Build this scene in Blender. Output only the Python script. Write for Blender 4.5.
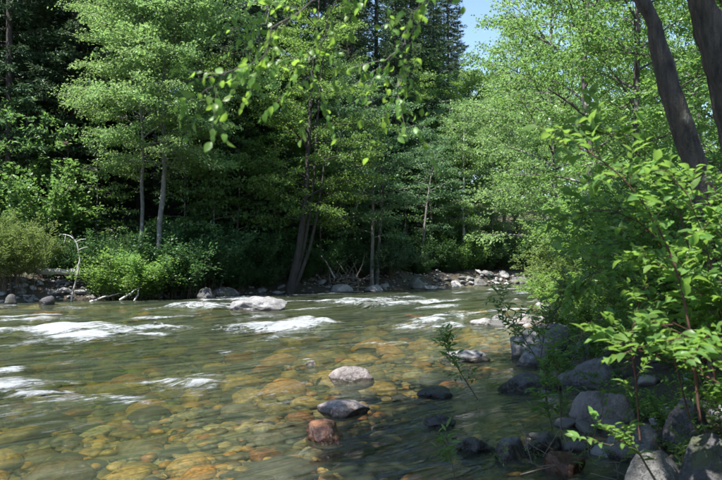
import bpy, math, random
import numpy as np
from mathutils import Vector

# ------------------------------------------------------------------ camera, sky, sun, exposure
for o in list(bpy.data.objects): bpy.data.objects.remove(o)
S = bpy.context.scene
COL = S.collection
CAM_Z = 1.7
F, CX, CY, HZ = 724.0, 361.0, 240.0, 258.0
PITCH = math.atan((HZ - CY) / F)
cam_d = bpy.data.cameras.new('camera'); cam = bpy.data.objects.new('camera', cam_d); COL.objects.link(cam)
cam.location = (0, 0, CAM_Z); cam.rotation_euler = (math.pi/2 + PITCH, 0, 0)
cam_d.sensor_width = 36.0; cam_d.lens = 36.0 * F / 722.0; cam_d.clip_start = 0.05; cam_d.clip_end = 3000
cam_d.dof.use_dof = True; cam_d.dof.focus_distance = 13.0; cam_d.dof.aperture_fstop = 3.5
S.camera = cam

SUN_DIR = Vector((-0.32, -0.30, 0.90)).normalized()      # towards the sun
sun_el = math.asin(SUN_DIR.z); sun_az = math.atan2(SUN_DIR.x, SUN_DIR.y)
W = bpy.data.worlds.new('World'); S.world = W; W.use_nodes = True
wn = W.node_tree; wn.nodes.clear()
sky = wn.nodes.new('ShaderNodeTexSky'); sky.sky_type = 'NISHITA'; sky.sun_disc = False
sky.sun_elevation = sun_el; sky.sun_rotation = sun_az; sky.air_density = 1.0; sky.dust_density = 0.25; sky.ozone_density = 1.6
bg = wn.nodes.new('ShaderNodeBackground'); bg.inputs[1].default_value = 0.105
wo = wn.nodes.new('ShaderNodeOutputWorld')
wn.links.new(sky.outputs[0], bg.inputs[0]); wn.links.new(bg.outputs[0], wo.inputs[0])
sl = bpy.data.lights.new('sun', 'SUN'); sl.energy = 5.0; sl.angle = math.radians(0.55); sl.color = (1.0, 0.975, 0.93)
so = bpy.data.objects.new('sun', sl); COL.objects.link(so); so.location = (-20, -20, 60)
so.rotation_euler = SUN_DIR.to_track_quat('Z', 'Y').to_euler()
S.view_settings.view_transform = 'Standard'; S.view_settings.look = 'None'
S.view_settings.exposure = 1.45; S.view_settings.gamma = 1.0
S.render.engine = 'CYCLES'
cy = S.cycles
cy.max_bounces = 7; cy.diffuse_bounces = 3; cy.glossy_bounces = 3; cy.transmission_bounces = 4
cy.transparent_max_bounces = 10; cy.volume_bounces = 0
cy.caustics_reflective = False; cy.caustics_refractive = False; cy.sample_clamp_indirect = 6.0
cy.use_denoising = True

# ------------------------------------------------------------------ projection helpers (photograph pixel -> place)
_fw = np.array([0, math.cos(PITCH), math.sin(PITCH)]); _up = np.array([0, -math.sin(PITCH), math.cos(PITCH)])
def ray(px, py):
    return _fw + np.array([1., 0, 0]) * ((px - CX) / F) + _up * ((CY - py) / F)
def P(px, py, depth):
    d = ray(px, py); return np.array([0, 0, CAM_Z]) + d * (depth / d[1])
def G(px, py, z=0.0):
    d = ray(px, py); return np.array([0, 0, CAM_Z]) + d * ((z - CAM_Z) / d[2])

# ------------------------------------------------------------------ noise
def _hash(i, j, k, seed):
    h = (i.astype(np.uint64) * np.uint64(374761393) + j.astype(np.uint64) * np.uint64(668265263)
         + k.astype(np.uint64) * np.uint64(2147483647) + np.uint64(seed * 1013904223 % (2**31)))
    h = (h ^ (h >> np.uint64(13))) * np.uint64(1274126177)
    h = (h ^ (h >> np.uint64(16))) & np.uint64(0xffffff)
    return h.astype(np.float64) / 0xffffff
def vnoise(p, seed=0):
    p = np.asarray(p, float) + 4096.0
    f = np.floor(p); t = p - f; t = t * t * (3 - 2 * t); f = f.astype(np.int64)
    r = 0
    for a in (0, 1):
        wa = t[:, 0] if a else 1 - t[:, 0]
        for b in (0, 1):
            wb = t[:, 1] if b else 1 - t[:, 1]
            for c in (0, 1):
                wc = t[:, 2] if c else 1 - t[:, 2]
                r = r + wa * wb * wc * _hash(f[:, 0] + a, f[:, 1] + b, f[:, 2] + c, seed)
    return r * 2 - 1
def fbm(p, octv=4, seed=0, gain=0.5):
    p = np.asarray(p, float); s = 0; a = 1.0
    for o in range(octv):
        s = s + a * vnoise(p * (2.03 ** o), seed + o * 17); a *= gain
    return s
def p3(x, y, z=0.0):
    return np.stack([x, y, np.zeros_like(x) + z], 1)
def sstep(a, b, x):
    t = np.clip((x - a) / (b - a), 0, 1); return t * t * (3 - 2 * t)
def unit(v):
    return v / np.maximum(np.linalg.norm(v, axis=-1, keepdims=True), 1e-9)

# ------------------------------------------------------------------ materials
def new_mat(name):
    m = bpy.data.materials.new(name); m.use_nodes = True; nt = m.node_tree; nt.nodes.clear()
    out = nt.nodes.new('ShaderNodeOutputMaterial')
    return m, nt, out
def N(nt, kind, **kw):
    n = nt.nodes.new('ShaderNode' + kind)
    for k, v in kw.items():
        if k.startswith('i_'):
            key = k[2:]; key = int(key) if key.isdigit() else key.replace('_', ' ')
            n.inputs[key].default_value = v
        else: setattr(n, k, v)
    return n
def ramp(nt, stops, interp='LINEAR'):
    r = nt.nodes.new('ShaderNodeValToRGB'); r.color_ramp.interpolation = interp
    el = r.color_ramp.elements
    while len(el) < len(stops): el.new(0.5)
    for e, (p, c) in zip(el, stops):
        e.position = p; e.color = (c[0], c[1], c[2], 1) if len(c) == 3 else c
    return r
def L(nt, a, b): nt.links.new(a, b)
def mixc(nt, fac, a, b, blend='MIX'):
    m = nt.nodes.new('ShaderNodeMix'); m.data_type = 'RGBA'; m.blend_type = blend
    for s, v in ((0, fac), (6, a), (7, b)):
        if hasattr(v, 'is_linked'): L(nt, v, m.inputs[s])
        elif isinstance(v, (int, float)): m.inputs[s].default_value = v
        else: m.inputs[s].default_value = (*v, 1)
    return m.outputs[2]

def leaf_mat(name, dark, light, trans, tfac=0.4, rough=0.42):
    m, nt, out = new_mat(name)
    at = N(nt, 'Attribute', attribute_name='rnd')
    oi = N(nt, 'ObjectInfo')
    r = ramp(nt, [(0.0, dark), (0.75, light), (1.0, tuple(min(1, c * 1.25) for c in light))])
    L(nt, at.outputs['Fac'], r.inputs[0])
    hs = N(nt, 'HueSaturation'); L(nt, r.outputs[0], hs.inputs['Color'])
    mr = N(nt, 'MapRange', i_3=0.485, i_4=0.515); L(nt, oi.outputs['Random'], mr.inputs[0]); L(nt, mr.outputs[0], hs.inputs['Hue'])
    mv = N(nt, 'MapRange', i_3=0.85, i_4=1.15); L(nt, oi.outputs['Random'], mv.inputs[0]); L(nt, mv.outputs[0], hs.inputs['Value'])
    pb = N(nt, 'BsdfPrincipled', i_Roughness=rough); pb.inputs['Specular IOR Level'].default_value = 0.35
    L(nt, hs.outputs[0], pb.inputs['Base Color'])
    tr = N(nt, 'BsdfTranslucent')
    tc = mixc(nt, 0.55, hs.outputs[0], trans); L(nt, tc, tr.inputs[0])
    mx = N(nt, 'MixShader', i_0=tfac); L(nt, pb.outputs[0], mx.inputs[1]); L(nt, tr.outputs[0], mx.inputs[2])
    L(nt, mx.outputs[0], out.inputs[0])
    return m

def bark_mat(name, c1, c2, lichen=None, scale=6.0, bump=0.6, lich=0.56):
    m, nt, out = new_mat(name)
    tc = N(nt, 'TexCoord'); mp = N(nt, 'Mapping'); mp.inputs['Scale'].default_value = (1, 1, 0.22)
    L(nt, tc.outputs['Object'], mp.inputs[0])
    n1 = N(nt, 'TexNoise', i_Scale=scale * 3, i_Detail=7.0, i_Roughness=0.65); L(nt, mp.outputs[0], n1.inputs[0])
    r = ramp(nt, [(0.3, c1), (0.68, c2)]); L(nt, n1.outputs[0], r.inputs[0])
    colr = r.outputs[0]
    if lichen:
        n2 = N(nt, 'TexNoise', i_Scale=scale * 0.55, i_Detail=6.0, i_Roughness=0.6); L(nt, tc.outputs['Object'], n2.inputs[0])
        rr = ramp(nt, [(lich, (0, 0, 0)), (lich + 0.07, (1, 1, 1))]); L(nt, n2.outputs[0], rr.inputs[0])
        colr = mixc(nt, rr.outputs[0], colr, lichen)
    pb = N(nt, 'BsdfPrincipled', i_Roughness=0.85); L(nt, colr, pb.inputs['Base Color'])
    hgt = n1.outputs[0]
    if bump >= 0.9:                                        # furrowed bark: long plates parted by dark cracks
        m3 = N(nt, 'Mapping'); m3.inputs['Scale'].default_value = (1, 1, 0.09); ds = N(nt, 'TexNoise', i_Scale=7.0, i_Detail=3.0); L(nt, tc.outputs['Object'], ds.inputs[0])
        va_ = N(nt, 'VectorMath', operation='MULTIPLY_ADD'); L(nt, ds.outputs[1], va_.inputs[0]); va_.inputs[1].default_value = (0.14, 0.14, 0.25); L(nt, tc.outputs['Object'], va_.inputs[2]); L(nt, va_.outputs[0], m3.inputs[0])
        vo = N(nt, 'TexVoronoi', feature='DISTANCE_TO_EDGE', i_Scale=scale * 5.0); L(nt, m3.outputs[0], vo.inputs[0])
        cr = ramp(nt, [(0.0, (0.30, 0.29, 0.28)), (0.34, (1, 1, 1))]); L(nt, vo.outputs['Distance'], cr.inputs[0])
        L(nt, mixc(nt, 0.28, colr, cr.outputs[0], 'MULTIPLY'), pb.inputs['Base Color'])
        hm = N(nt, 'Math', operation='MULTIPLY_ADD', i_1=0.35); L(nt, cr.outputs[0], hm.inputs[0]); L(nt, n1.outputs[0], hm.inputs[2]); hgt = hm.outputs[0]
    bp = N(nt, 'Bump', i_Strength=bump, i_Distance=0.03); L(nt, hgt, bp.inputs['Height']); L(nt, bp.outputs[0], pb.inputs['Normal'])
    L(nt, pb.outputs[0], out.inputs[0])
    return m

def rock_mat(name, c1, c2, c3, wet=0.06, speck=1.0, moss=None, bumps=0.7):
    """speckled river granite; below the splash line the stone is wet, darker and glossy"""
    m, nt, out = new_mat(name)
    tc = N(nt, 'TexCoord'); oi = N(nt, 'ObjectInfo'); ge = N(nt, 'NewGeometry')
    add = N(nt, 'VectorMath', operation='ADD'); L(nt, tc.outputs['Object'], add.inputs[0])
    sc = N(nt, 'VectorMath', operation='SCALE'); L(nt, oi.outputs['Location'], sc.inputs[0]); sc.inputs[3].default_value = 3.7
    L(nt, sc.outputs[0], add.inputs[1])
    n1 = N(nt, 'TexNoise', i_Scale=3.2, i_Detail=8.0, i_Roughness=0.62); L(nt, add.outputs[0], n1.inputs[0])
    n2 = N(nt, 'TexNoise', i_Scale=85.0, i_Detail=3.0, i_Roughness=0.7); L(nt, add.outputs[0], n2.inputs[0])
    n4 = N(nt, 'TexNoise', i_Scale=18.0, i_Detail=5.0, i_Roughness=0.7); L(nt, add.outputs[0], n4.inputs[0])
    r = ramp(nt, [(0.28, tuple(v * 0.78 for v in c1)), (0.52, tuple(v * 0.84 for v in c2)), (0.74, tuple(v * 0.88 for v in c3))]); L(nt, n1.outputs[0], r.inputs[0])
    r2 = ramp(nt, [(0.36, (0.35, 0.35, 0.36)), (0.5, (1, 1, 1)), (0.72, (1.35, 1.32, 1.28))]); L(nt, n2.outputs[0], r2.inputs[0])
    c = mixc(nt, 0.75 * speck, r.outputs[0], r2.outputs[0], 'MULTIPLY')
    r4 = ramp(nt, [(0.33, (0.45, 0.44, 0.42)), (0.6, (1.1, 1.1, 1.1))]); L(nt, n4.outputs[0], r4.inputs[0])
    c = mixc(nt, 0.6, c, r4.outputs[0], 'MULTIPLY')
    if moss:
        n5 = N(nt, 'TexNoise', i_Scale=5.0, i_Detail=6.0); L(nt, add.outputs[0], n5.inputs[0])
        r5 = ramp(nt, [(0.55, (0, 0, 0)), (0.64, (0.85, 0.85, 0.85))]); L(nt, n5.outputs[0], r5.inputs[0])
        c = mixc(nt, r5.outputs[0], c, moss)
    sx = N(nt, 'SeparateXYZ'); L(nt, ge.outputs['Position'], sx.inputs[0])
    n3 = N(nt, 'TexNoise', i_Scale=7.0, i_Detail=3.0); L(nt, ge.outputs['Position'], n3.inputs[0])
    ma = N(nt, 'MathNode' if False else 'Math', operation='MULTIPLY_ADD'); L(nt, n3.outputs[0], ma.inputs[0]); ma.inputs[1].default_value = -0.10
    L(nt, sx.outputs[2], ma.inputs[2])
    wr = N(nt, 'MapRange', interpolation_type='SMOOTHSTEP'); L(nt, ma.outputs[0], wr.inputs[0])
    wr.inputs[1].default_value = wet - 0.03; wr.inputs[2].default_value = wet - 0.06; wr.inputs[3].default_value = 0; wr.inputs[4].default_value = 1
    wc = mixc(nt, 1.0, c, (0.34, 0.29, 0.24), 'MULTIPLY')
    c = mixc(nt, wr.outputs[0], c, wc)
    pb = N(nt, 'BsdfPrincipled'); L(nt, c, pb.inputs['Base Color'])
    rr = N(nt, 'MapRange', i_3=0.75, i_4=0.16); L(nt, wr.outputs[0], rr.inputs[0]); L(nt, rr.outputs[0], pb.inputs['Roughness'])
    vo = N(nt, 'TexVoronoi', feature='DISTANCE_TO_EDGE', i_Scale=2.6); wv = N(nt, 'VectorMath', operation='MULTIPLY_ADD'); L(nt, n4.outputs[1], wv.inputs[0]); wv.inputs[1].default_value = (0.35, 0.35, 0.35); L(nt, add.outputs[0], wv.inputs[2]); L(nt, wv.outputs[0], vo.inputs[0])
    ck = ramp(nt, [(0.0, (0, 0, 0)), (0.035, (1, 1, 1))]); L(nt, vo.outputs['Distance'], ck.inputs[0])
    hm0 = N(nt, 'Math', operation='MULTIPLY_ADD', i_1=0.35); L(nt, ck.outputs[0], hm0.inputs[0]); L(nt, n1.outputs[0], hm0.inputs[2])
    hm = N(nt, 'Math', operation='ADD'); L(nt, hm0.outputs[0], hm.inputs[0]); L(nt, n4.outputs[0], hm.inputs[1])
    bp = N(nt, 'Bump', i_Strength=bumps, i_Distance=0.04); L(nt, hm.outputs[0], bp.inputs['Height']); L(nt, bp.outputs[0], pb.inputs['Normal'])
    L(nt, pb.outputs[0], out.inputs[0])
    return m

M = {}
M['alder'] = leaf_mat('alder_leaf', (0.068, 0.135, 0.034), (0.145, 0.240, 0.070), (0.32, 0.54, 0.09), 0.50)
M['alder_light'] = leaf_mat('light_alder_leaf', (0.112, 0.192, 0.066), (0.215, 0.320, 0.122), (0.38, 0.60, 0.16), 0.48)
M['birch'] = leaf_mat('fine_leaf', (0.062, 0.130, 0.058), (0.130, 0.220, 0.098), (0.22, 0.42, 0.14), 0.45)
M['willow'] = leaf_mat('willow_leaf', (0.095, 0.150, 0.045), (0.175, 0.235, 0.080), (0.32, 0.44, 0.10), 0.45)
M['maple'] = leaf_mat('maple_leaf', (0.055, 0.120, 0.036), (0.120, 0.210, 0.070), (0.26, 0.46, 0.09), 0.46)
M['shrub_dark'] = leaf_mat('dark_shrub_leaf', (0.026, 0.066, 0.026), (0.062, 0.125, 0.044), (0.12, 0.27, 0.06), 0.38)
M['shrub_blue'] = leaf_mat('blue_shrub_leaf', (0.040, 0.085, 0.048), (0.085, 0.140, 0.075), (0.12, 0.24, 0.08), 0.32)
M['dogwood'] = leaf_mat('dogwood_leaf', (0.058, 0.130, 0.030), (0.135, 0.240, 0.058), (0.34, 0.56, 0.08), 0.50, 0.40)
M['sun_leaf'] = leaf_mat('sunlit_alder_leaf', (0.080, 0.170, 0.030), (0.150, 0.270, 0.050), (0.42, 0.66, 0.08), 0.55, 0.38)  # hanging alder leaves, colour brightened to look sunlit
M['conifer'] = leaf_mat('fir_needle', (0.026, 0.055, 0.024), (0.062, 0.108, 0.042), (0.08, 0.15, 0.05), 0.18, 0.55)
M['conifer2'] = leaf_mat('hemlock_needle', (0.036, 0.072, 0.032), (0.080, 0.130, 0.056), (0.11, 0.20, 0.06), 0.2, 0.55)
M['dry'] = leaf_mat('dry_leaf', (0.10, 0.06, 0.03), (0.22, 0.15, 0.08), (0.2, 0.12, 0.05), 0.2, 0.7)
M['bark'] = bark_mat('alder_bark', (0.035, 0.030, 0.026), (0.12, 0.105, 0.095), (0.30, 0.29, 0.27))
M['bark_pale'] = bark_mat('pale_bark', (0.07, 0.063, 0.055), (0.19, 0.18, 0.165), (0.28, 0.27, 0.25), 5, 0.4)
M['bark_white'] = bark_mat('white_bark', (0.28, 0.27, 0.25), (0.62, 0.60, 0.57), (0.10, 0.09, 0.08), 5, 0.3, 0.64)
M['bark_dark'] = bark_mat('fir_bark', (0.016, 0.013, 0.011), (0.060, 0.050, 0.042), None, 4, 0.9)
M['bark_near'] = bark_mat('rough_bark', (0.008, 0.006, 0.004), (0.115, 0.090, 0.066), (0.15, 0.14, 0.10), 5.0, 1.0, 0.64)
M['stem'] = bark_mat('green_stem', (0.06, 0.05, 0.03), (0.13, 0.10, 0.06), None, 8, 0.2)
M['stem_red'] = bark_mat('red_stem', (0.055, 0.022, 0.016), (0.12, 0.055, 0.035), None, 8, 0.2)
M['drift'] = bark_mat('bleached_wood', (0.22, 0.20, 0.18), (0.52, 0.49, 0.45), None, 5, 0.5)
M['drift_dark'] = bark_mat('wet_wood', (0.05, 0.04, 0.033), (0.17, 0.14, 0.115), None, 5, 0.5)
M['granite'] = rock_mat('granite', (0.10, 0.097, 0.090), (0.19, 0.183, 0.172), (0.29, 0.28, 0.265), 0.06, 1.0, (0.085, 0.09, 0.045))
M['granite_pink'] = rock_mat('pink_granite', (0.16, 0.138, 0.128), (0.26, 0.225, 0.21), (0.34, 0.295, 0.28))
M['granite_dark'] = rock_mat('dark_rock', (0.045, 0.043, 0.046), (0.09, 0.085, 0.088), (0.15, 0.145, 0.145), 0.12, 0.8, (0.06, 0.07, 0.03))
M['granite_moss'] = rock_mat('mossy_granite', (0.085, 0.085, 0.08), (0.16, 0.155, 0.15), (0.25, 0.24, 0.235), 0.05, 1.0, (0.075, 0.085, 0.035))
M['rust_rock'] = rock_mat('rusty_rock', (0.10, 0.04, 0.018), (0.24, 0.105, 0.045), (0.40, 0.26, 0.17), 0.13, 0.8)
M['pale_rock'] = rock_mat('pale_rock', (0.21, 0.20, 0.195), (0.30, 0.29, 0.285), (0.38, 0.37, 0.365))

def stone_bed_mat():
    m, nt, out = new_mat('bed_stone')
    oi = N(nt, 'ObjectInfo'); at = N(nt, 'Attribute', attribute_name='rnd'); tc = N(nt, 'TexCoord')
    ad = N(nt, 'Math', operation='ADD'); L(nt, oi.outputs['Random'], ad.inputs[0]); L(nt, at.outputs['Fac'], ad.inputs[1])
    fr = N(nt, 'Math', operation='FRACT'); L(nt, ad.outputs[0], fr.inputs[0])
    r = ramp(nt, [(0.0, (0.045, 0.034, 0.020)), (0.12, (0.22, 0.15, 0.045)), (0.26, (0.40, 0.20, 0.045)), (0.40, (0.12, 0.085, 0.040)), (0.52, (0.055, 0.045, 0.032)),
                  (0.60, (0.36, 0.23, 0.065)), (0.72, (0.28, 0.10, 0.028)), (0.82, (0.15, 0.12, 0.085)), (0.92, (0.34, 0.27, 0.15))], 'CONSTANT')
    L(nt, fr.outputs[0], r.inputs[0])
    n1 = N(nt, 'TexNoise', i_Scale=6.0, i_Detail=6.0, i_Roughness=0.65)
    ad2 = N(nt, 'VectorMath', operation='ADD'); L(nt, tc.outputs['Object'], ad2.inputs[0]); L(nt, oi.outputs['Location'], ad2.inputs[1]); L(nt, ad2.outputs[0], n1.inputs[0])
    r2 = ramp(nt, [(0.34, (0.16, 0.15, 0.13)), (0.68, (1.1, 1.05, 0.95))]); L(nt, n1.outputs[0], r2.inputs[0])
    c = mixc(nt, 0.8, r.outputs[0], r2.outputs[0], 'MULTIPLY')
    pb = N(nt, 'BsdfPrincipled', i_Roughness=0.6); L(nt, c, pb.inputs['Base Color'])
    bp = N(nt, 'Bump', i_Strength=0.4, i_Distance=0.03); L(nt, n1.outputs[0], bp.inputs['Height']); L(nt, bp.outputs[0], pb.inputs['Normal'])
    L(nt, pb.outputs[0], out.inputs[0]); return m
M['bed_stone'] = stone_bed_mat()

def bank_stone_mat():
    m, nt, out = new_mat('bank_stone')
    oi = N(nt, 'ObjectInfo'); at = N(nt, 'Attribute', attribute_name='rnd'); tc = N(nt, 'TexCoord')
    ad = N(nt, 'Math', operation='ADD'); L(nt, oi.outputs['Random'], ad.inputs[0]); L(nt, at.outputs['Fac'], ad.inputs[1])
    fr = N(nt, 'Math', operation='FRACT'); L(nt, ad.outputs[0], fr.inputs[0])
    r = ramp(nt, [(0.0, (0.09, 0.085, 0.082)), (0.25, (0.17, 0.165, 0.16)), (0.45, (0.24, 0.225, 0.215)), (0.6, (0.13, 0.12, 0.11)), (0.75, (0.30, 0.29, 0.28)), (0.9, (0.20, 0.165, 0.14))], 'CONSTANT')
    L(nt, fr.outputs[0], r.inputs[0])
    n1 = N(nt, 'TexNoise', i_Scale=9.0, i_Detail=6.0, i_Roughness=0.7); L(nt, tc.outputs['Object'], n1.inputs[0])
    r2 = ramp(nt, [(0.3, (0.5, 0.5, 0.48)), (0.65, (1.15, 1.15, 1.15))]); L(nt, n1.outputs[0], r2.inputs[0])
    c = mixc(nt, 0.8, r.outputs[0], r2.outputs[0], 'MULTIPLY')
    pb = N(nt, 'BsdfPrincipled', i_Roughness=0.75); L(nt, c, pb.inputs['Base Color'])
    bp = N(nt, 'Bump', i_Strength=0.4, i_Distance=0.03); L(nt, n1.outputs[0], bp.inputs['Height']); L(nt, bp.outputs[0], pb.inputs['Normal'])
    L(nt, pb.outputs[0], out.inputs[0]); return m
M['bank_stone'] = bank_stone_mat()

def soil_mat():
    m, nt, out = new_mat('forest_floor')
    ge = N(nt, 'NewGeometry')
    n1 = N(nt, 'TexNoise', i_Scale=0.9, i_Detail=8.0, i_Roughness=0.65); L(nt, ge.outputs['Position'], n1.inputs[0])
    n2 = N(nt, 'TexNoise', i_Scale=14.0, i_Detail=6.0, i_Roughness=0.7); L(nt, ge.outputs['Position'], n2.inputs[0])
    r = ramp(nt, [(0.35, (0.030, 0.024, 0.017)), (0.5, (0.065, 0.050, 0.035)), (0.62, (0.045, 0.055, 0.022)), (0.75, (0.10, 0.082, 0.062))]); L(nt, n1.outputs[0], r.inputs[0])
    r2 = ramp(nt, [(0.3, (0.45, 0.45, 0.45)), (0.7, (1.4, 1.35, 1.25))]); L(nt, n2.outputs[0], r2.inputs[0])
    c = mixc(nt, 0.85, r.outputs[0], r2.outputs[0], 'MULTIPLY')
    pb = N(nt, 'BsdfPrincipled', i_Roughness=0.95); L(nt, c, pb.inputs['Base Color'])
    bp = N(nt, 'Bump', i_Strength=0.8, i_Distance=0.06); L(nt, n2.outputs[0], bp.inputs['Height']); L(nt, bp.outputs[0], pb.inputs['Normal'])
    L(nt, pb.outputs[0], out.inputs[0]); return m
M['soil'] = soil_mat()

def bed_mat():
    m, nt, out = new_mat('bed_gravel')
    ge = N(nt, 'NewGeometry')
    mp = N(nt, 'Mapping'); mp.inputs['Rotation'].default_value = (0, 0, -math.radians(41)); mp.inputs['Scale'].default_value = (0.7, 1.2, 1); L(nt, ge.outputs['Position'], mp.inputs[0])
    vo = N(nt, 'TexVoronoi', i_Scale=6.0); L(nt, mp.outputs[0], vo.inputs[0])
    n1 = N(nt, 'TexNoise', i_Scale=0.8, i_Detail=7.0, i_Roughness=0.7); L(nt, mp.outputs[0], n1.inputs[0])
    sp = N(nt, 'SeparateColor'); L(nt, vo.outputs['Color'], sp.inputs[0])
    r = ramp(nt, [(0.0, (0.05, 0.042, 0.022)), (0.25, (0.11, 0.085, 0.035)), (0.45, (0.16, 0.11, 0.04)), (0.6, (0.07, 0.062, 0.03)), (0.8, (0.17, 0.145, 0.075))], 'CONSTANT'); L(nt, sp.outputs[0], r.inputs[0])
    r2 = ramp(nt, [(0.3, (0.5, 0.5, 0.45)), (0.7, (1.3, 1.25, 1.1))]); L(nt, n1.outputs[0], r2.inputs[0])
    c = mixc(nt, 0.9, r.outputs[0], r2.outputs[0], 'MULTIPLY')
    pb = N(nt, 'BsdfPrincipled', i_Roughness=0.8); L(nt, c, pb.inputs['Base Color'])
    bp = N(nt, 'Bump', i_Strength=0.6, i_Distance=0.06, invert=True); L(nt, vo.outputs['Distance'], bp.inputs['Height']); L(nt, bp.outputs[0], pb.inputs['Normal'])
    L(nt, pb.outputs[0], out.inputs[0]); return m
M['bed'] = bed_mat()

FLOW = math.radians(41.3)
def water_mat():
    m, nt, out = new_mat('river_water')
    ge = N(nt, 'NewGeometry')
    mp = N(nt, 'Mapping', vector_type='TEXTURE'); mp.inputs['Rotation'].default_value = (0, 0, FLOW); L(nt, ge.outputs['Position'], mp.inputs[0])
    def streak(su, sv, scale, det, dist=0.0, rough=0.55):
        m2 = N(nt, 'Mapping'); m2.inputs['Scale'].default_value = (su, sv, 1); L(nt, mp.outputs[0], m2.inputs[0])
        n = N(nt, 'TexNoise', i_Scale=scale, i_Detail=det, i_Roughness=rough, i_Distortion=dist); L(nt, m2.outputs[0], n.inputs[0]); return n.outputs[0]
    a = streak(0.55, 1.9, 1.0, 4.0, 0.4); b = streak(0.9, 5.5, 1.6, 4.0, 0.5); c = streak(1.3, 3.4, 2.4, 8.0, 1.3, 0.72); s2 = streak(0.35, 3.6, 1.3, 6.0, 0.5, 0.62)
    h1 = N(nt, 'Math', operation='MULTIPLY', i_1=1.0); L(nt, a, h1.inputs[0])
    h2 = N(nt, 'Math', operation='MULTIPLY_ADD', i_1=0.32); L(nt, b, h2.inputs[0]); L(nt, h1.outputs[0], h2.inputs[2])
    bp = N(nt, 'Bump', i_Strength=0.75, i_Distance=0.18); L(nt, h2.outputs[0], bp.inputs['Height'])
    fr = N(nt, 'Fresnel', i_IOR=1.33); L(nt, bp.outputs[0], fr.inputs['Normal'])
    tr = N(nt, 'BsdfTransparent'); tr.inputs[0].default_value = (0.97, 0.985, 0.965, 1)
    gl = N(nt, 'BsdfGlossy', i_Roughness=0.07); gl.inputs[0].default_value = (1, 1, 1, 1); L(nt, bp.outputs[0], gl.inputs['Normal'])
    mx = N(nt, 'MixShader'); L(nt, fr.outputs[0], mx.inputs[0]); L(nt, tr.outputs[0], mx.inputs[1]); L(nt, gl.outputs[0], mx.inputs[2])
    # faint suspended silt and bubbles just under the surface
    tu = N(nt, 'BsdfDiffuse'); tu.inputs[0].default_value = (0.070, 0.086, 0.054, 1)
    trp = N(nt, 'MapRange', i_1=0.34, i_2=0.70, i_3=0.02, i_4=0.46); L(nt, s2, trp.inputs[0])
    mt = N(nt, 'MixShader'); L(nt, trp.outputs[0], mt.inputs[0]); L(nt, mx.outputs[0], mt.inputs[1]); L(nt, tu.outputs[0], mt.inputs[2])
    # foam
    at = N(nt, 'Attribute', attribute_name='foam')
    cn = N(nt, 'MapRange', i_1=0.30, i_2=0.70, i_3=0.0, i_4=1.0); L(nt, c, cn.inputs[0])
    sm = N(nt, 'Math', operation='MULTIPLY_ADD', i_1=1.25, i_2=-0.95); L(nt, at.outputs['Fac'], sm.inputs[0])
    fa = N(nt, 'Math', operation='ADD'); L(nt, cn.outputs[0], fa.inputs[0]); L(nt, sm.outputs[0], fa.inputs[1])
    fm = N(nt, 'MapRange', interpolation_type='SMOOTHSTEP', i_1=-0.16, i_2=0.48, i_3=0.0, i_4=0.88); L(nt, fa.outputs[0], fm.inputs[0])
    fd = N(nt, 'BsdfPrincipled', i_Roughness=0.5); fd.inputs['Base Color'].default_value = (0.55, 0.57, 0.58, 1)
    bp2 = N(nt, 'Bump', i_Strength=1.0, i_Distance=0.16); L(nt, c, bp2.inputs['Height']); L(nt, bp2.outputs[0], fd.inputs['Normal'])
    mf = N(nt, 'MixShader'); L(nt, fm.outputs[0], mf.inputs[0]); L(nt, mt.outputs[0], mf.inputs[1]); L(nt, fd.outputs[0], mf.inputs[2])
    L(nt, mf.outputs[0], out.inputs[0])
    va = N(nt, 'VolumeAbsorption', i_Density=0.75); va.inputs[0].default_value = (0.64, 0.69, 0.40, 1); L(nt, va.outputs[0], out.inputs['Volume'])
    return m
M['water'] = water_mat()

# ------------------------------------------------------------------ mesh builder
class MB:
    def __init__(s): s.v = []; s.f = []; s.n = 0; s.r = []
    def add(s, v, f, r=None):
        v = np.asarray(v, float); s.v.append(v); s.f.append(np.asarray(f, np.int64) + s.n); s.n += len(v)
        s.r.append(np.zeros(len(v)) if r is None else np.broadcast_to(r, (len(v),)))
    def mesh(s, name, mat, smooth=True):
        me = bpy.data.meshes.new(name)
        if s.n == 0: return me
        v = np.concatenate(s.v)
        tri = [f for f in s.f if f.shape[1] == 3]; qd = [f for f in s.f if f.shape[1] == 4]
        loops = np.concatenate([f.ravel() for f in tri + qd])
        nt_ = sum(len(f) for f in tri); nq = sum(len(f) for f in qd)
        starts = np.concatenate([np.arange(nt_) * 3, nt_ * 3 + np.arange(nq) * 4]).astype(np.int32)
        me.vertices.add(len(v)); me.vertices.foreach_set('co', v.astype(np.float32).ravel())
        me.loops.add(len(loops)); me.loops.foreach_set('vertex_index', loops.astype(np.int32))
        me.polygons.add(nt_ + nq); me.polygons.foreach_set('loop_start', starts)
        me.polygons.foreach_set('use_smooth', np.full(nt_ + nq, smooth))
        a = me.attributes.new('rnd', 'FLOAT', 'POINT'); a.data.foreach_set('value', np.concatenate(s.r).astype(np.float32))
        me.update(); me.validate()
        me.materials.append(M[mat])
        return me
    def build(s, name, mat, parent=None, smooth=True):
        return link(name, s.mesh(name, mat, smooth), parent)
def link(name, data, parent=None):
    o = bpy.data.objects.new(name, data); COL.objects.link(o)
    if parent is not None: o.parent = parent
    return o
def tag(o, label=None, cat=None, group=None, kind=None):
    if label: o['label'] = label
    if cat: o['category'] = cat
    if group: o['group'] = group
    if kind: o['kind'] = kind
    return o
def empty(name, loc, rz=0.0, sc=1.0):
    o = link(name, None); o.location = tuple(loc); o.rotation_euler = (0, 0, rz); o.scale = (sc,) * 3; o.empty_display_size = 0.2
    return o

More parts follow.
